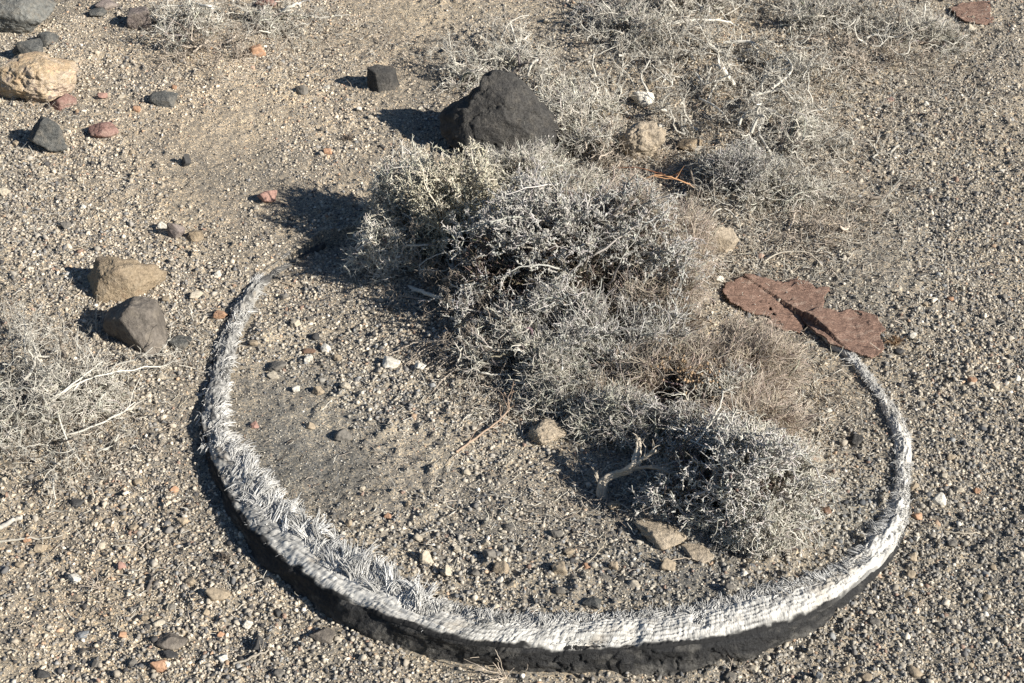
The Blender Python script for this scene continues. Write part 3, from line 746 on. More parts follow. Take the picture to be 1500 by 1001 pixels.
def lobe(px, py, rx, ry, h, n0, k1, k2, k3, col, st, tw, fi, style='stub', th=1.0, lean=(0, 0), gap=.16, bx=0, by=0):
    """one dome of the bush: stems fan out from its foot. st/tw/fi = bags of stems, twigs, fine tips"""
    f = onground(px, py); c = np.array([f[0], f[1], f[2]]); rad = np.array([rx, ry, h])
    foot = c + np.array([bx, by, -.006])
    a = rng.uniform(0, 2 * np.pi, n0); el = np.arccos(rng.uniform(.0, 1, n0)) if style != 'flat' else rng.uniform(1.0, 1.55, n0)
    tip = c + np.stack([np.cos(a) * np.sin(el), np.sin(a) * np.sin(el), np.cos(el)], -1) * rad * rng.uniform(.75, 1.0, (n0, 1)) + [lean[0], lean[1], 0]
    P0 = foot + rng.normal(0, .012, (n0, 3)) * [1, 1, .0]
    v = tip - P0; L = np.linalg.norm(v, axis=1)
    seg = 9; t = np.linspace(0, 1, seg + 1)[None, :, None]
    sag = np.array([0, 0, 1]) * (L * .10)[:, None]
    wob = np.cumsum(rng.normal(0, 1, (n0, seg + 1, 3)), 1); wob = (wob - wob[:, :1]) ; wob = wob - t * wob[:, -1:]
    P = P0[:, None] + v[:, None] * t + (sag[:, None] * np.sin(np.pi * t)) * rng.normal(.4, 1, (n0, 1, 1)) + wob * (L * .022)[:, None, None]
    P[..., 2] = np.maximum(P[..., 2], f[2] + .002)
    jitc = lambda n, c_=col, q=.22: np.clip(c_ * rng.uniform(1 - q, 1 + q, (n, 1)) + rng.normal(0, .012, (n, 3)), .02, .9)
    st.tubes(P, np.linspace(.0034, .0010, seg + 1) * th * rng.uniform(.6, 1.25, (n0, 1)), jitc(n0, .25 * col + .6 * BROWN), 5)
    p, d = kids(P, k1, .3, 1.0, (.35, 1.0)); d = unit(d + .35 * unit((p - c) / rad))
    P1 = grow(p, d, np.maximum(rng.uniform(.25, .75, len(p)) * h, .022), 6, .28, .03)
    kp = env_keep(P1, c + [lean[0] * .6, lean[1] * .6, 0], rad, gap=gap); P1 = P1[kp]
    dep = np.clip(np.sqrt((((P1[:, 3] - c) / rad) ** 2).sum(1)), .2, 1)[:, None]      # old inner wood browner, with interior shade worked into its colour
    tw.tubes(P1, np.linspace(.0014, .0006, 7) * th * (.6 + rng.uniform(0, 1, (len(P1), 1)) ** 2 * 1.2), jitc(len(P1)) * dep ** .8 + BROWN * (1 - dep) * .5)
    if style in ('stub', 'mixed'):
        p, d = kids(P1, k2, .15, 1.0, (.5, 1.2)); P2 = grow(p, d, rng.uniform(.010, .030, len(p)), 4, .3, .04)
        P2 = P2[env_keep(P2, c + [lean[0], lean[1], 0], rad, 1.15)]
        tw.tubes(P2, np.linspace(.0008, .00045, 5) * th * rng.uniform(.7, 1.3, (len(P2), 1)), jitc(len(P2)))
        p, d = kids(P2, k3, .1, 1.0, (.6, 1.4)); P3 = grow(p, d, rng.uniform(.0025, .007, len(p)), 2, .25, .02)
        fi.tubes(P3, np.array([.00062, .0006, .00025]) * th * (.55 + rng.uniform(0, 1, (len(P3), 1)) ** 2 * 1.5), jitc(len(P3), col * 1.08, .28))
    if style in ('bare', 'flat'):
        p, d = kids(P1, k2, .15, 1.0, (.4, 1.1)); P2 = grow(p, d, rng.uniform(.012, .050, len(p)), 5, .33, .02)
        P2 = P2[env_keep(P2, c + [lean[0], lean[1], 0], rad, 1.2)]
        P2[..., 2] = np.maximum(P2[..., 2], f[2] - .002)
        tw.tubes(P2, np.linspace(.0009, .0004, 6) * th * (.6 + rng.uniform(0, 1, (len(P2), 1)) ** 3 * 1.5), jitc(len(P2), col * 1.05, .32))
        p, d = kids(P2, k3, .2, 1.0, (.5, 1.2)); P3 = grow(p, d, rng.uniform(.004, .014, len(p)), 2, .3, .02)
        fi.tubes(P3, np.array([.0005, .0004, .00025]) * th * rng.uniform(.7, 1.3, (len(P3), 1)), jitc(len(P3), col * 1.08))
    if style in ('wispy', 'mixed'):
        kk = k2 * (4 if style == 'wispy' else 1)
        p, d = kids(P1, kk, .1, 1.0, (.2, .9)); d = unit(d + np.array([.25, -.05, .30]))
        P2 = grow(p, d, rng.uniform(.012, .055, len(p)), 5, .24, .01)
        P2 = P2[env_keep(P2, c + [lean[0], lean[1], 0], rad, 1.2)]
        fi.tubes(P2, np.linspace(.00045, .00025, 6) * th * (.7 + rng.uniform(0, 1, (len(P2), 1)) ** 4 * 1.6), jitc(len(P2), col, .38))
def sprawl(px, py, sx, sy, n, Lr=(.035, .11), rad=.0015, col=PALE, hmax=.035, up=.5, k1=5, k2=4, k3=2, twb=None):
    n = int(n * .68); qx, qy = rng.normal(px, sx * .55, n), rng.normal(py, sy * .55, n)
    p = at(qx, qy, 0); p[:, 2] = gz(p[:, 0], p[:, 1]) + rng.uniform(0, hmax, n)
    d = unit(rng.normal(size=(n, 3)) * [1, 1, .25] + [0, 0, up * .3])
    fl = lambda P: np.stack([P[..., 0], P[..., 1], np.maximum(P[..., 2], p[:, 2].min() * 0 + gz(P[..., 0], P[..., 1], False) + .001)], -1)
    P = fl(grow(p, d, rng.uniform(*Lr, n), 9, .30, .0))
    tc = lambda m_, q=.2: np.clip(np.where(rng.uniform(0, 1, (m_, 1)) < .22, TAUPE * .62, col) * rng.uniform(1 - q, 1 + q * .6, (m_, 1)), .02, .85)
    r0 = rad * (.5 + rng.uniform(0, 1, (n, 1)) ** 2.5 * 2.2)
    twb.tubes(P, r0 * np.linspace(1, .45, 10), tc(n), 5)
    a_, d_ = kids(P, k1, .1, 1, (.4, 1.2)); P1 = fl(grow(a_, d_, rng.uniform(.2, .55, len(a_)) * np.repeat(rng.uniform(*Lr, n), k1), 6, .33, .03)); twb.tubes(P1, rad * .55 * rng.uniform(.6, 1.5, (len(P1), 1)) * np.linspace(1, .5, 7), tc(len(P1)))
    a_, d_ = kids(P1, k2, .1, 1, (.4, 1.2)); P2 = fl(grow(a_, d_, rng.uniform(.006, .026, len(a_)), 4, .33, .03)); twb.tubes(P2, rad * .34 * rng.uniform(.6, 1.5, (len(P2), 1)) * np.linspace(1, .55, 5), tc(len(P2), .3))
    if k3: a_, d_ = kids(P2, k3, .1, 1, (.4, 1.2)); P3 = grow(a_, d_, rng.uniform(.003, .010, len(a_)), 2, .3, .03); twb.tubes(P3, rad * .3 * np.array([1, .8, .5])[None].repeat(len(P3), 0), tc(len(P3), .3))
def shrub(name, label, cat, px, py, lobes, group=None, extra=None):
    g = onground(px, py)
    rt = empty(name, g, label, cat, group)
    st, tw, fi = Bag(), Bag(), Bag()
    f0 = onground(*lobes[0][0][:2])
    for l in lobes:
        lobe(*l[0], st, tw, fi, **l[1])
        f1 = onground(*l[0][:2]); t = np.linspace(0, 1, 24)[:, None]       # surface roots join the clumps
        if l is not lobes[0]:
            P = f0 * (1 - t) + f1 * t; P = P + rng.normal(0, .004, P.shape) * np.sin(np.pi * t); P[:, 2] = gz(P[:, 0], P[:, 1]) - .001
            st.tubes(P[None], np.full((1, 24), .0032), np.array([BROWN * 1.3]), 5)
    if extra: extra(st, tw, fi)
    for nm, b_ in (('stems', st), ('twigs', tw), ('fine_tips', fi)):
        if b_.n:
            b_.V = [v - g for v in b_.V]
            o = b_.build(nm, M_twig, parent=rt)
    return rt, g
def pathpx(pts, r0, r1, n=14, jit=.0012):
    """a stick through photo points (px, py, height above ground)"""
    Wp = []
    for px, py, hz in pts:
        z = 0
        for _ in range(3): p = at(px, py, z + hz); z = gz1(p[0], p[1])
        Wp.append([p[0], p[1], z + hz])
    C = catmull(np.array(Wp), n) + rng.normal(0, jit, (n, 3)) * np.linspace(.2, 1, n)[:, None]
    return C[None], np.linspace(r0, r1, n)[None]
def twigged(b_, pts, r0, r1, col, kidsn=0, kl=(.01, .03), sub=2, n=14):
    P, rr = pathpx(pts, r0, r1, n); b_.tubes(P, rr, np.array([col]), 6)
    if kidsn:
        p, d = kids(P, kidsn, .15, 1.0, (.4, 1.1)); P1 = grow(p, d, rng.uniform(*kl, len(p)), 5, .25, .03)
        b_.tubes(P1, np.linspace(r1 * .9, .0004, 6)[None].repeat(len(P1), 0), np.array(col) * rng.uniform(.8, 1.15, (len(P1), 1)))
        if sub:
            p, d = kids(P1, sub, .2, 1.0, (.4, 1.1)); P2 = grow(p, d, rng.uniform(.004, .014, len(p)), 3, .25, .03)
            b_.tubes(P2, np.linspace(.0006, .0003, 4)[None].repeat(len(P2), 0), np.array(col) * rng.uniform(.8, 1.15, (len(P2), 1)))
pa, gr, ta, ye = PALE, GREYT, TAUPE, YEL
def big_extra(st, tw, fi):
    sprawl(675, 440, 45, 50, 60, twb=tw, col=TAUPE * .8, hmax=.04, rad=.0013); sprawl(720, 510, 55, 40, 50, twb=tw, col=TAUPE * .95, hmax=.03, rad=.0012)  # dark taupe twigs: shade at the left front put into their colour
    for pts, r0, r1 in [([(600, 330, .02), (622, 350, .03), (600, 372, .02), (625, 392, .008), (650, 412, .0)], .0035, .005),
                        ([(750, 440, .03), (712, 432, .05), (660, 418, .06)], .0018, .0011),
                        ([(720, 440, .05), (706, 412, .07), (700, 400, .075)], .0013, .0007),
                        ([(695, 530, .012), (706, 546, .01), (745, 550, .012), (775, 543, .02)], .0022, .0012),
                        ([(900, 562, .03), (870, 575, .025), (930, 548, .04)], .0016, .0009),
                        ([(898, 562, .03), (860, 520, .05), (850, 505, .055)], .0014, .0009),
                        ([(880, 583, .02), (835, 528, .03)], .0014, .0009),
                        ([(652, 440, .03), (600, 420, .0)], .003, .004),
                        ([(663, 385, .05), (650, 370, .06), (612, 392, .04), (660, 395, .04), (664, 350, .06)], .0011, .0008)]:
        twigged(tw, pts, r0, r1, pa * .95, 5, (.008, .025), 2)
    for k in range(26):       # dead branches trailing under the front edge
        x0 = rng.uniform(640, 900); y0 = 470 + (x0 - 640) * .42 + rng.uniform(0, 40)
        a = rng.uniform(2.3, 3.6); L = rng.uniform(30, 90)
        twigged(tw, [(x0, y0, .02), (x0 + L * .5 * math.cos(a), y0 - L * .4 * math.sin(a) * -.6, .012), (x0 + L * math.cos(a), y0 + rng.uniform(5, 40), .003)], .0014, .0006, ta * rng.uniform(.6, 1.25), 4, (.01, .03), 1)
rt, g = shrub('dry_shrub', 'large dense grey dead-looking shrub growing over the back of the tyre', 'shrub', 800, 440, [
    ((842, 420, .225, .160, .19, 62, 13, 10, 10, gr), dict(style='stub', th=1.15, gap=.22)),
    ((815, 412, .17, .12, .115, 46, 12, 9, 4, BROWN * 1.0), dict(style='stub', th=1.2, gap=.03)), ((705, 395, .09, .07, .05, 24, 11, 8, 4, BROWN * 1.1), dict(style='stub', th=1.1, gap=.03)),  # dark brown lobes added inside the bush so its hollows look shaded
    ((925, 420, .11, .12, .10, 26, 11, 8, 3, BROWN * 1.4), dict(style='stub', gap=.05)),  # one more dark inner lobe, its colour standing in for shade
    ((660, 365, .115, .09, .175, 52, 13, 10, 7, ye), dict(style='stub', th=1.15, gap=.10)),
    ((560, 392, .065, .055, .08, 20, 10, 8, 5, pa), dict(style='bare', bx=.04, by=.01, th=1.2)),
    ((600, 345, .080, .08, .155, 38, 12, 9, 5, pa * .95), dict(style='bare', bx=.02, gap=.05, th=1.15)),
    ((770, 305, .15, .09, .12, 42, 12, 9, 4, pa * .9), dict(style='mixed', gap=.05)),
    ((905, 400, .140, .15, .160, 60, 13, 10, 0, ta * 1.12), dict(style='wispy', gap=.06)),
    ((945, 455, .10, .11, .10, 30, 12, 9, 0, ta * 1.05), dict(style='wispy', gap=.08)),
    ((960, 380, .09, .12, .10, 26, 9, 7, 4, gr * 1.05), dict(style='bare', gap=.1)),
    ((770, 470, .13, .09, .075, 30, 11, 9, 6, gr), dict(style='stub', th=1.1, gap=.2)), ((890, 510, .16, .11, .115, 42, 12, 9, 5, gr * 1.08), dict(style='mixed', gap=.1)),
    ((785, 535, .13, .075, .07, 28, 10, 8, 5, pa * .85), dict(style='bare', th=1.1)), ((850, 590, .10, .06, .05, 22, 10, 8, 4, pa * .8), dict(style='bare')), ((990, 390, .07, .10, .09, 26, 12, 9, 0, ta * 1.15), dict(style='wispy', gap=.05))], extra=big_extra)
rt, g = shrub('dry_shrub', 'fine wispy taupe shrub below the red-brown sheet, with orange dry leaves', 'shrub', 1060, 570, [
    ((1065, 560, .095, .08, .080, 44, 12, 9, 0, ta * 1.12), dict(style='wispy', lean=(.02, 0), gap=.05)),
    ((985, 570, .13, .08, .08, 36, 12, 8, 0, ta * 1.1), dict(style='wispy', gap=.08)),
    ((1110, 625, .10, .07, .055, 34, 12, 9, 0, ta * 1.2), dict(style='wispy', gap=.05)),
    ((930, 620, .09, .06, .06, 22, 10, 8, 4, pa * .75), dict(style='bare')), ((1030, 600, .12, .07, .06, 22, 9, 7, 4, pa * .8), dict(style='bare')),
    ((970, 645, .08, .05, .065, 22, 10, 8, 4, gr), dict(style='mixed')), ((1030, 570, .12, .09, .055, 34, 11, 8, 4, BROWN * 1.4), dict(style='stub', gap=.05))])  # last lobe: dark brown understory added to shade the gaps by colour
bl = Bag()
n = 380
t = rng.uniform(0, 1, n); px = 975 + t * 75 + rng.normal(0, 14, n); py = 530 + t * 25 + rng.normal(0, 11, n)
p = at(px, py, .082 + rng.uniform(-.045, .008, n))
d = unit(rng.normal(size=(n, 3)) + [0, 0, .4]); P = grow(p, d, rng.uniform(.003, .008, n), 2, .5)
bl.tubes(P, np.array([.0004, .0021, .0004])[None].repeat(n, 0), np.array([.44, .31, .19]) * rng.uniform(.6, 1.2, (n, 1)))
bl.V = [v_ - g for v_ in bl.V]; tag(bl.build('dry_leaves', M_leaf, parent=rt), kind='stuff')
def low_extra(st, tw, fi):
    c = np.array([.50, .44, .35])
    Pt_, rt_ = pathpx([(886, 738, -.01), (881, 718, .012), (887, 702, .026), (906, 694, .034), (926, 686, .05), (932, 668, .062), (935, 650, .072)], .0062, .0026, 30, .0007)
    for q in range(5):
        th_ = np.linspace(0, 5, 30) + q * 1.26
        Pq = Pt_.copy(); rr_ = np.linspace(.0048, .0022, 30); Pq[0, :, 0] += np.cos(th_) * rr_; Pq[0, :, 2] += np.sin(th_) * rr_; Pq[0] += .0009 * fbm(Pq[0] * 160, 80 + q, 2)[:, None]
        st.tubes(Pq, (rt_ * .62 * (1 + .35 * fbm(Pq[0] * 220, 90 + q, 2)))[:1], np.array([c * (.85 + .08 * q)]), 7)
    twigged(st, [(905, 694, .034), (930, 680, .055), (946, 670, .066), (960, 660, .075)], .0036, .0022, c, 5, (.01, .03), 2, n=20)
    twigged(st, [(884, 714, .016), (878, 704, .024), (872, 690, .03)], .0028, .0018, c * .8, 3, (.01, .02), 2, n=12)
    twigged(st, [(926, 686, .05), (970, 690, .05), (1040, 728, .02)], .002, .003, c * .7, 5, (.01, .03), 2, n=22)
    twigged(st, [(930, 684, .05), (936, 660, .065), (933, 645, .07)], .005, .0026, c, 4, (.006, .02), 2)
    twigged(st, [(920, 690, .04), (960, 684, .045), (995, 676, .05)], .0024, .0014, pa * .6, 4, (.01, .03), 1)
    twigged(st, [(1080, 770, .0), (1060, 720, .04), (1040, 680, .07)], .006, .003, c, 5, (.02, .05), 2)
    for pts in ([(1095, 702, .06), (1150, 680, .07), (1190, 665, .07)], [(1140, 752, .05), (1172, 722, .06)], [(1135, 752, .05), (1180, 800, .02)], [(1020, 650, .07), (1052, 600, .09), (1060, 570, .1)], [(1060, 655, .07), (1078, 600, .09)],
                [(1100, 760, .04), (1110, 780, .03), (1150, 790, .02)], [(1010, 645, .06), (1100, 690, .06), (1110, 760, .05)]):
        twigged(tw, pts, .0013, .0009, pa, 5, (.01, .03), 2)
rt, g = shrub('dry_shrub', 'lower dry shrub inside the front of the tyre rim, with a gnarled bare trunk', 'shrub', 1060, 735, [
    ((1080, 735, .120, .10, .125, 46, 13, 9, 6, gr * 1.12), dict(style='stub', th=1.1, gap=.14)), ((1070, 730, .095, .08, .085, 34, 11, 8, 4, BROWN * 1.15), dict(style='stub', gap=.03)),  # second lobe: dark brown inner twigs added to make the hollows look shaded
    ((1125, 720, .085, .09, .09, 34, 12, 9, 4, pa * .95), dict(style='bare', gap=.08)),
    ((1095, 785, .085, .045, .065, 28, 11, 9, 5, pa * .85), dict(style='mixed', gap=.08)),
    ((1150, 690, .05, .06, .05, 14, 9, 7, 0, ta * 1.3), dict(style='wispy')),
    ((1050, 655, .055, .05, .06, 14, 9, 8, 5, gr), dict(style='mixed'))], extra=low_extra)
def ex(*L):
    def f(st, tw, fi):
        for a_ in L: sprawl(*a_[:5], twb=tw, **(a_[5] if len(a_) > 5 else {}))
    return f
shrub('dry_shrub', 'pale twiggy shrub right behind the big black rock', 'shrub', 830, 150, [
    ((850, 175, .11, .12, .08, 22, 8, 7, 4, pa), dict(style='bare', gap=.2)), ((745, 105, .10, .07, .055, 16, 8, 6, 3, pa * .95), dict(style='bare', gap=.2)),
    ((690, 125, .06, .05, .05, 9, 8, 6, 3, pa), dict(style='bare')), ((870, 215, .07, .06, .06, 12, 8, 6, 4, pa * .9), dict(style='bare'))],
    extra=ex((840, 160, 75, 65, 60, dict(hmax=.06)), (745, 95, 75, 30, 34, dict(hmax=.035)), (690, 122, 35, 20, 14), (735, 219, 70, 9, 44, dict(up=3, hmax=.02, Lr=(.02, .05), rad=.0011)), (880, 230, 45, 30, 22, dict(col=TAUPE * 1.2))))
shrub('dry_shrub', 'tangled pale shrub at the top centre edge', 'shrub', 930, 50, [
    ((930, 55, .10, .11, .07, 14, 8, 7, 4, pa * .85), dict(style='bare', gap=.2)), ((1010, 15, .12, .09, .07, 14, 8, 7, 4, pa * .9), dict(style='bare', gap=.2)), ((870, 30, .09, .09, .07, 14, 8, 7, 4, gr), dict(style='stub', gap=.2))],
    extra=ex((940, 60, 85, 45, 70, dict(hmax=.045)), (980, 15, 110, 20, 46, dict(hmax=.05))))
def spr_extra(st, tw, fi):
    sprawl(1090, 110, 100, 60, 95, twb=tw, rad=.0017, hmax=.025); sprawl(1000, 150, 60, 55, 46, twb=tw, hmax=.02, col=PALE * .9); sprawl(1160, 120, 40, 35, 40, twb=tw, rad=.0018, hmax=.04, col=PALE * 1.05)
    for pts, r in [([(960, 40, .02), (1000, 32, .03), (1045, 30, .02), (1070, 33, .015)], .0045), ([(1060, 62, .02), (1100, 62, .03), (1125, 78, .02), (1145, 85, .02)], .004), ([(1075, 125, .0), (1060, 105, .03), (1052, 95, .04)], .006),
                   ([(1100, 140, .01), (1135, 133, .02), (1165, 120, .04)], .0036), ([(1025, 145, .01), (1050, 160, .02), (1068, 178, .01)], .0026), ([(1130, 130, .02), (1160, 105, .04), (1150, 85, .04)], .003),
                   ([(945, 30, .03), (975, 25, .05)], .003), ([(1020, 110, .02), (1035, 125, .03), (1040, 100, .04)], .0024), ([(960, 130, .02), (985, 125, .03), (955, 95, .04)], .002), ([(1000, 45, .01), (1050, 75, .01), (1090, 92, .0)], .005)]:
        twigged(tw, pts, r, r * .55, pa * 1.08, 7, (.012, .04), 2)
shrub('dry_shrub', 'sprawling low shrub of thick bleached branches in the upper middle', 'shrub', 1070, 110, [
    ((1165, 110, .06, .07, .04, 9, 7, 6, 3, pa), dict(style='bare', gap=.2))], extra=spr_extra)
shrub('dry_shrub', 'spiky pale shrub above and right of the orange twig', 'shrub', 1130, 240, [
    ((1155, 215, .07, .08, .08, 16, 8, 7, 4, pa), dict(style='bare', gap=.18)), ((1080, 262, .10, .06, .060, 20, 9, 8, 5, gr * 1.1), dict(style='mixed', gap=.2)), ((1140, 290, .10, .06, .035, 12, 8, 6, 4, pa * .9), dict(style='bare', gap=.2))],
    extra=ex((1150, 210, 55, 45, 46, dict(hmax=.06, up=2)), (1130, 290, 90, 35, 60, dict(hmax=.02)), (1220, 250, 70, 50, 34, dict(hmax=.012, col=PALE * .85)), (1200, 330, 80, 25, 24, dict(hmax=.008, col=TAUPE * 1.2))))
shrub('dry_shrub', 'wide low shrub along the top right edge', 'shrub', 1280, 50, [
    ((1200, 30, .12, .12, .06, 12, 8, 6, 4, pa * .9), dict(style='bare', gap=.2)), ((1310, 62, .13, .09, .055, 14, 8, 7, 4, pa * .9), dict(style='bare', gap=.2)), ((1370, 60, .07, .08, .04, 10, 8, 6, 0, pa * .85), dict(style='wispy', gap=.15))],
    extra=ex((1220, 30, 90, 35, 66, dict(hmax=.045)), (1310, 60, 85, 38, 70, dict(hmax=.04)), (1260, 95, 80, 22, 30, dict(hmax=.015, col=TAUPE * 1.25))))
def tl_extra(st, tw, fi):
    sprawl(275, 45, 55, 30, 40, twb=tw, hmax=.035); sprawl(400, 35, 80, 25, 40, twb=tw, hmax=.02, col=PALE * .9); sprawl(320, 80, 80, 20, 30, twb=tw, hmax=.01, col=TAUPE * 1.2)
    for pts in ([(278, 22, .03), (282, 8, .05), (300, 8, .06), (312, 14, .05)], [(245, 30, .0), (275, 22, .02)], [(405, 30, .0), (420, 12, .04), (440, 5, .05)]): twigged(tw, pts, .005, .003, pa * 1.1, 5, (.015, .04), 2)
shrub('dry_shrub', 'bleached twiggy shrub at the top left edge', 'shrub', 320, 50, [
    ((275, 55, .10, .08, .06, 12, 8, 6, 4, pa * .95), dict(style='bare', gap=.18)), ((390, 40, .10, .07, .035, 9, 8, 6, 3, pa * .9), dict(style='bare', gap=.2))], extra=tl_extra)
def lf_extra(st, tw, fi):
    sprawl(50, 600, 75, 50, 62, twb=tw, hmax=.045, rad=.0012, col=PALE * .85); sprawl(130, 590, 45, 35, 30, twb=tw, hmax=.02, rad=.0012); sprawl(60, 660, 80, 25, 40, twb=tw, hmax=.012, col=PALE * .85, rad=.0011); sprawl(45, 520, 30, 25, 12, twb=tw, hmax=.04, rad=.001, up=3)
    for pts in ([(40, 535, .05), (36, 500, .06), (38, 478, .07)], [(60, 535, .05), (52, 515, .06), (48, 490, .07)], [(20, 610, .02), (90, 575, .05), (150, 530, .05)], [(60, 600, .03), (120, 560, .05), (170, 545, .04)], [(80, 640, .01), (150, 620, .02), (200, 590, .01)], [(0, 570, .04), (50, 568, .05)],
                [(150, 550, .03), (200, 540, .02), (245, 537, .01)], [(80, 590, .03), (100, 650, .02), (130, 690, .0)]): twigged(tw, pts, .0018, .0008, pa, 7, (.02, .05), 2)
shrub('dry_shrub', 'low pale shrub spreading in from the left edge below the grey rock', 'shrub', 50, 600, [
    ((35, 610, .10, .09, .05, 16, 9, 7, 4, pa * .9), dict(style='bare', gap=.15)), ((110, 590, .08, .06, .035, 12, 8, 7, 4, pa), dict(style='bare', gap=.15))], extra=lf_extra)
def weed(px, py, label, n0, L, col):
    g = onground(px, py); b_ = Bag()
    d = unit(rng.normal(size=(n0, 3)) * [1, .6, .2] + [0, 0, .8]); P = grow(np.repeat(g[None], n0, 0), d, rng.uniform(.5, 1, n0) * L, 6, .16)
    b_.tubes(P, np.linspace(.0008, .0004, 7)[None].repeat(n0, 0), np.array(col) * rng.uniform(.8, 1.2, (n0, 1)))
    p, d = kids(P, 3, .3, 1.0, (.5, 1.1)); P1 = grow(p, d, rng.uniform(.2, .4, len(p)) * L, 4, .2)
    P1[..., 2] = np.maximum(P1[..., 2], g[2]); b_.tubes(P1, np.linspace(.0005, .0003, 5)[None].repeat(len(P1), 0), np.array(col) * rng.uniform(.8, 1.2, (len(P1), 1)))
    tag(b_.build('dry_weed', M_twig, loc=g), label, 'weed', 'small dry weeds')
weed(741, 993, 'small dry forked weed against the black front edge of the tyre', 7, .055, TAUPE * 1.3)
weed(1065, 990, 'thin dry weed in front of the black tyre edge, right of the forked weed', 4, .055, TAUPE * 1.3)
weed(146, 862, 'flattened dry weed in the bottom left soil', 9, .03, TAUPE)
weed(150, 893, 'straw-like weed below the flattened weed', 7, .03, TAUPE * 1.1)
weed(1310, 505, 'brown tufted weed at the right tip of the red-brown sheet', 26, .022, (.3, .2, .12))
weed(330, 820, 'tiny brown tufted weed left of the front rim', 20, .014, BROWN)
weed(1345, 890, 'single thin weed in the lower right gravel', 4, .03, TAUPE * 1.2)
weed(510, 205, 'small brown weed above the big shadow', 30, .016, BROWN * 1.2)
weed(230, 660, 'fine dry weed right of the left shrub', 8, .035, TAUPE * 1.2)
print('shrubs', time.time() - T0)

# ---------------------------------------------------------------- loose sticks and litter
def stick(pts, r0, r1, col, label, k=0, cat='twig', name='fallen_twig', **kw):
    b_ = Bag(); twigged(b_, pts, r0, r1, col, k, **kw)
    g = onground(*pts[0][:2]); tag(b_.build(name, M_twig, loc=g, smooth=True), label, cat)
stick([(912, 266, .02), (940, 263, .045), (962, 257, .055), (990, 261, .045), (1016, 276, .02)], .0007, .0015, (.52, .30, .16), 'bright orange bent twig lying beside the central shrub', 3, kl=(.02, .05), sub=0, n=24)
stick([(905, 246, .02), (935, 245, .025), (960, 252, .02), (985, 262, .01)], .0007, .0010, (.30, .14, .08), 'thin red-brown twig behind the bright orange twig', 3)
stick([(668, 662, .002), (705, 635, .006), (745, 602, .012), (740, 575, .02)], .0018, .0010, (.40, .30, .22), 'brown forked twig pointing out of the central shrub towards the lower left', 10, kl=(.02, .045), n=20)
stick([(1383, 779, .002), (1410, 780, .003), (1436, 781, .002)], .0012, .0008, (.52, .46, .36), 'straight pale twig lying in the right gravel')
stick([(940, 815, .002), (965, 825, .004), (1000, 818, .004), (1030, 818, .004), (1042, 828, .001)], .0008, .0006, (.5, .42, .32), 'thin curved twig in front of the earth crusts', 1, n=20)
stick([(845, 838, .001), (870, 815, .004), (888, 792, .006)], .0007, .0006, (.5, .44, .34), 'thin twig left of the round tan stone', 2)
stick([(-12, 778, .002), (12, 768, .005), (30, 756, .003)], .0042, .0030, (.48, .45, .39), 'thick bleached stick at the left edge', name='fallen_stick', cat='stick')
stick([(-5, 794, .003), (35, 790, .005), (76, 788, .003)], .0018, .0012, (.5, .46, .38), 'long thin stick under the thick bleached stick at the left edge', 3)
stick([(165, 800, .002), (185, 799, .003), (208, 797, .002)], .0015, .0012, (.42, .38, .31), 'short straight twig left of the front rim', 0)
stick([(213, 785, .002), (217, 805, .003)], .0028, .0022, (.25, .22, .18), 'stubby brown twig beside the short straight twig')
stick([(342, 973, .002), (370, 963, .003), (397, 950, .003)], .0018, .0012, (.36, .32, .26), 'curved brownish twig in the bottom gravel', 2)
stick([(214, 868, .002), (221, 853, .004), (222, 845, .003)], .0026, .0016, (.16, .14, .12), 'short dark twig in the bottom left soil')
stick([(15, 918, .001), (32, 914, .003), (48, 906, .001)], .0010, .0008, (.46, .4, .31), 'small curved twig at the bottom left edge')
stick([(160, 612, .003), (185, 603, .006), (205, 590, .008)], .0036, .0022, (.52, .48, .40), 'thick pale forked twig at the right tip of the left shrub', 5)
stick([(140, 470, .01), (143, 450, .02), (148, 441, .02)], .0010, .0008, (.5, .44, .34), 'thin pale twig leaning on the large tan rock', 2)
stick([(128, 477, .004), (138, 470, .008), (145, 498, .003)], .0009, .0007, (.5, .44, .34), 'thin bent twig left of the large smooth grey rock')
stick([(1200, 342, .003), (1235, 352, .008), (1262, 358, .003)], .0010, .0007, (.56, .5, .4), 'thin bleached twig above the red-brown sheet', 2)
stick([(1118, 385, .003), (1145, 370, .015), (1185, 372, .012), (1205, 390, .003)], .0016, .0010, (.56, .5, .4), 'curly bleached twig right above the red-brown sheet', 6)
stick([(1184, 554, .001), (1215, 558, .003), (1248, 554, .001)], .0010, .0007, (.45, .36, .27), 'thin brown twig inside the upper right rim', 1)
stick([(900, 850, .001), (912, 842, .002)], .0008, .0006, (.5, .44, .34), 'tiny twig by the front rim')
stick([(413, 414, .001), (432, 420, .003)], .0013, .001, (.52, .42, .30), 'short tan twig near the thin upper end of the rim')
stick([(1342, 870, .003), (1346, 890, .005)], .0007, .0005, (.5, .44, .34), 'short upright straw in the lower right gravel')
LR = [(1180, 330, 130, 60, 1.0), (1080, 170, 150, 100, 1.2), (1250, 110, 180, 80, 1.0), (330, 75, 140, 45, 1.0), (80, 640, 120, 70, .9), (880, 250, 140, 60, 1.0), (1130, 590, 110, 90, 1.2), (760, 600, 110, 50, .9),
      (1130, 400, 110, 30, .6), (40, 500, 90, 60, .7), (60, 250, 100, 130, .25), (250, 500, 60, 60, .3), (500, 60, 160, 50, .35), (700, 680, 260, 160, .04), (1350, 150, 150, 100, .35), (250, 800, 250, 150, .05), (900, 750, 160, 60, .25), (1000, 330, 110, 80, .8), (1330, 400, 160, 140, .18)]
b_ = Bag()
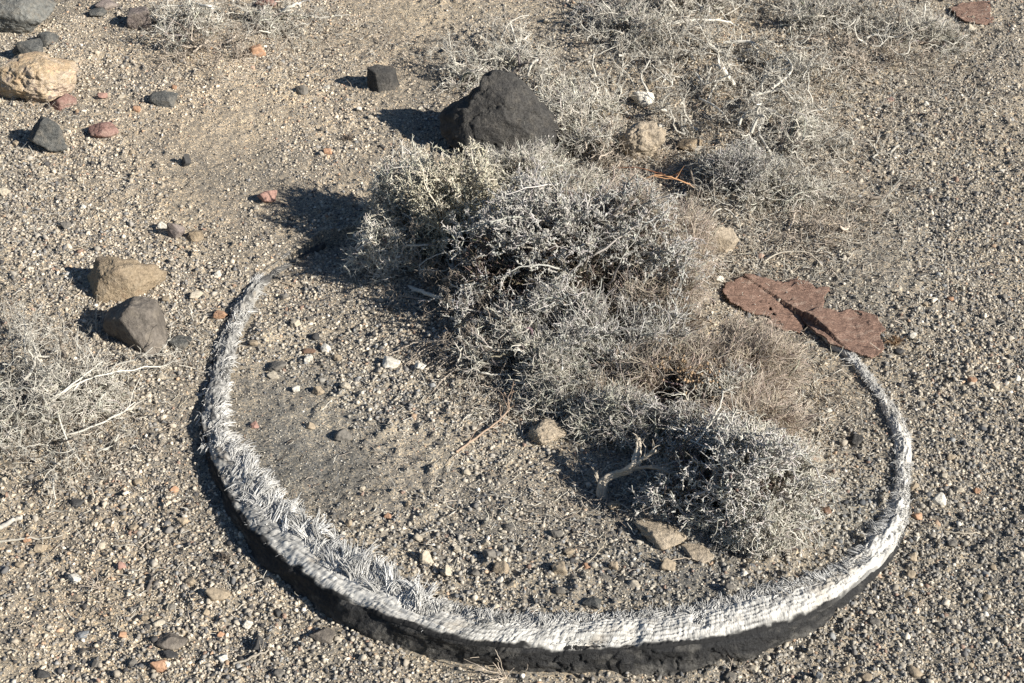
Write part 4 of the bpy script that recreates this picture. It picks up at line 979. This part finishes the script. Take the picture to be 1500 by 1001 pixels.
for px, py, sx, sy, w_ in LR:
    n = int(w_ * 1900 * (sx * sy) / 12000) + 60
    qx, qy = rng.normal(px, sx * .6, n), rng.normal(py, sy * .6, n)
    p = at(qx, qy, 0); k = ~in_band(p[:, 0], p[:, 1], .008) & (p[:, 1] < 3.4) & (p[:, 1] > 1.05); p = p[k]; n = len(p)
    p[:, 2] = gz(p[:, 0], p[:, 1]) + rng.uniform(.0005, .004, n)
    d = unit(rng.normal(size=(n, 3)) * [1, 1, .22] + [0, 0, .1]); P = grow(p, d, rng.uniform(.004, .030, n), 4, .35)
    P[..., 2] = np.maximum(P[..., 2], p[:, 2:3])
    c = np.array([PALE, TAUPE * 1.2, BROWN, YEL])[rng.choice(4, n, p=[.45, .3, .15, .1])] * rng.uniform(.7, 1.15, (n, 1))
    b_.tubes(P, np.linspace(1, .6, 5) * rng.uniform(.00035, .0009, (n, 1)), c)
tag(b_.build('dry_litter', M_twig), 'fine dead twig litter strewn around the shrubs', 'litter', kind='stuff')

# ---------------------------------------------------------------- red-brown flaky sheets
m, nt, b = newmat('flaky_red_brown_sheet', .9, .2)
v = coords(nt)
mp = N(nt, 'ShaderNodeMapping'); mp.inputs['Scale'].default_value = (1, 2.2, 1); mp.inputs['Rotation'].default_value = (0, 0, .5); nt.links.new(v, mp.inputs[0])
a1 = tex(nt, mp.outputs[0], 45, 6, .65); a2 = tex(nt, mp.outputs[0], 260, 6, .75)
c = ramp(nt, a1.outputs[0], [(.3, (.19, .12, .09)), (.55, (.28, .18, .135)), (.75, (.42, .32, .25))])
c = mix(nt, .85, c, ramp(nt, a2.outputs[0], [(.35, (.5, .5, .5)), (.52, (1, 1, 1)), (.66, (2.0, 2.0, 1.95))]), 'MULTIPLY')
nt.links.new(c, b.inputs['Base Color']); bump(nt, b, a2.outputs[0], .003)
def sheet(outline, label, seed, cracks=(), cat='scrap', lift=.006):
    W = np.array([at(a, b_, .008)[:2] for a, b_ in outline])
    lo, hi = W.min(0), W.max(0); st = .0016
    xs = np.arange(lo[0], hi[0], st); ys = np.arange(lo[1], hi[1], st)
    Xc, Yc = np.meshgrid(xs, ys)
    q = np.stack([Xc, Yc], -1)
    dx = .009 * fbm(q * 55, seed, 4); dy = .009 * fbm(q * 55, seed + 9, 4)
    ok = inside(W, Xc + dx, Yc + dy)
    for a, b2, wd in cracks:
        A, B2 = at(*a, .008)[:2], at(*b2, .008)[:2]; ab = B2 - A
        t = np.clip(((q - A) @ ab) / (ab @ ab), 0, 1); dd = np.linalg.norm(q - (A + t[..., None] * ab) + .5 * np.stack([dx, dy], -1) * 2.2, axis=-1)
        ok &= dd > wd * np.sin(np.pi * np.clip(t, .12, .88)) 
    # distance to the edge, for curling
    e = ok.astype(float)
    for _ in range(8):
        f_ = e.copy(); f_[1:-1, 1:-1] = (e[1:-1, 1:-1] + e[:-2, 1:-1] + e[2:, 1:-1] + e[1:-1, :-2] + e[1:-1, 2:]) / 5; e = f_ * ok
    z = gz(Xc, Yc, False) + lift + .0032 * fbm(q * 16, seed + 3, 3) + .0015 * np.abs(fbm(q * 50, seed + 6, 3)) + .0012 * fbm(q * 140, seed + 4, 3) + .004 * (1 - e) * (fbm(q * 30, seed + 5, 2) + .1)
    z = np.maximum(z, gz(Xc, Yc, False) + .002)
    ids = -np.ones(Xc.shape, int)
    cell = ok[:-1, :-1] & ok[1:, :-1] & ok[:-1, 1:] & ok[1:, 1:]
    use = np.zeros_like(ok); use[:-1, :-1] |= cell; use[1:, :-1] |= cell; use[:-1, 1:] |= cell; use[1:, 1:] |= cell
    ids[use] = np.arange(use.sum()); n = use.sum()
    top = np.stack([(Xc + rng.normal(0, .0003, Xc.shape))[use], (Yc + rng.normal(0, .0003, Yc.shape))[use], z[use]], -1); bot = top - [0, 0, .0025]
    Fq = np.stack([ids[:-1, :-1], ids[:-1, 1:], ids[1:, 1:], ids[1:, :-1]], -1)[cell]
    ed = np.concatenate([Fq[:, [0, 1]], Fq[:, [1, 2]], Fq[:, [2, 3]], Fq[:, [3, 0]]])
    key = ed[:, 0] * n + ed[:, 1]; rev = ed[:, 1] * n + ed[:, 0]
    be = ed[~np.isin(key, rev)]
    side = np.stack([be[:, 1], be[:, 0], be[:, 0] + n, be[:, 1] + n], -1)
    g = np.array([*W.mean(0), 0]); g[2] = gz1(g[0], g[1])
    tag(mesh('flaky_sheet', np.concatenate([top, bot]), np.concatenate([Fq, Fq[:, ::-1] + n, side]), m, loc=g, smooth=False), label, cat, 'flaky red-brown sheets')
sheet([(1058, 424), (1066, 412), (1090, 402), (1120, 404), (1140, 410), (1165, 409), (1186, 413), (1198, 422), (1215, 416), (1222, 424), (1208, 436), (1204, 452), (1184, 460), (1178, 470), (1186, 478), (1160, 478), (1140, 474), (1122, 470), (1126, 462), (1118, 458), (1090, 452), (1068, 440)],
      'wide red-brown flaky sheet at the right edge of the central shrub', 5, [((1126, 442), (1142, 462), .004), ((1140, 405), (1132, 420), .002)])
sheet([(1180, 470), (1176, 458), (1200, 452), (1225, 460), (1246, 454), (1262, 458), (1285, 466), (1300, 484), (1292, 496), (1296, 506), (1276, 526), (1252, 518), (1236, 506), (1214, 500), (1196, 488)],
      'smaller red-brown flaky sheet lying on the upper right end of the tyre rim', 15, [((1245, 455), (1268, 470), .0025)], lift=.009)
sheet([(1393, 10), (1402, 3), (1425, 2), (1450, 0), (1452, 18), (1455, 32), (1436, 37), (1410, 32), (1396, 22)], 'rounded red-brown flaky scrap at the top right edge', 25)

# ---------------------------------------------------------------- camera, light, render
cam = bpy.data.cameras.new('camera'); co_ = bpy.data.objects.new('camera', cam); COL.objects.link(co_)
cam.lens = LENS; cam.sensor_width = 36; cam.clip_end = 500; cam.clip_start = .05
co_.location = (0, 0, H); co_.rotation_euler = (math.pi / 2 - PITCH, 0, 0)
S.camera = co_
SUN_EL = R(30)
sx, sy = .89, -.45                                  # towards the sun, on the ground
l = math.hypot(sx, sy); sx /= l; sy /= l
sun = bpy.data.lights.new('sun', 'SUN'); so = bpy.data.objects.new('sun', sun); COL.objects.link(so)
sun.energy = 5.0; sun.angle = R(.5); sun.color = (1.0, .945, .87)
from mathutils import Vector
dv = Vector((sx * math.cos(SUN_EL), sy * math.cos(SUN_EL), math.sin(SUN_EL)))
so.rotation_euler = dv.to_track_quat('Z', 'Y').to_euler(); so.location = (2, -1, 3)
W = bpy.data.worlds.new('World'); S.world = W; W.use_nodes = True
nt = W.node_tree; bgn = nt.nodes['Background']
sky = nt.nodes.new('ShaderNodeTexSky'); sky.sky_type = 'NISHITA'; sky.sun_disc = False
sky.ozone_density = 4.0; sky.dust_density = .3; sky.sun_elevation = SUN_EL; sky.sun_rotation = math.atan2(sx, sy)
nt.links.new(sky.outputs[0], bgn.inputs[0]); bgn.inputs[1].default_value = .05
S.view_settings.view_transform = 'Standard'; S.view_settings.look = 'None'
S.view_settings.exposure = .72; S.view_settings.gamma = 1
S.render.engine = 'CYCLES'
print('done', time.time() - T0)
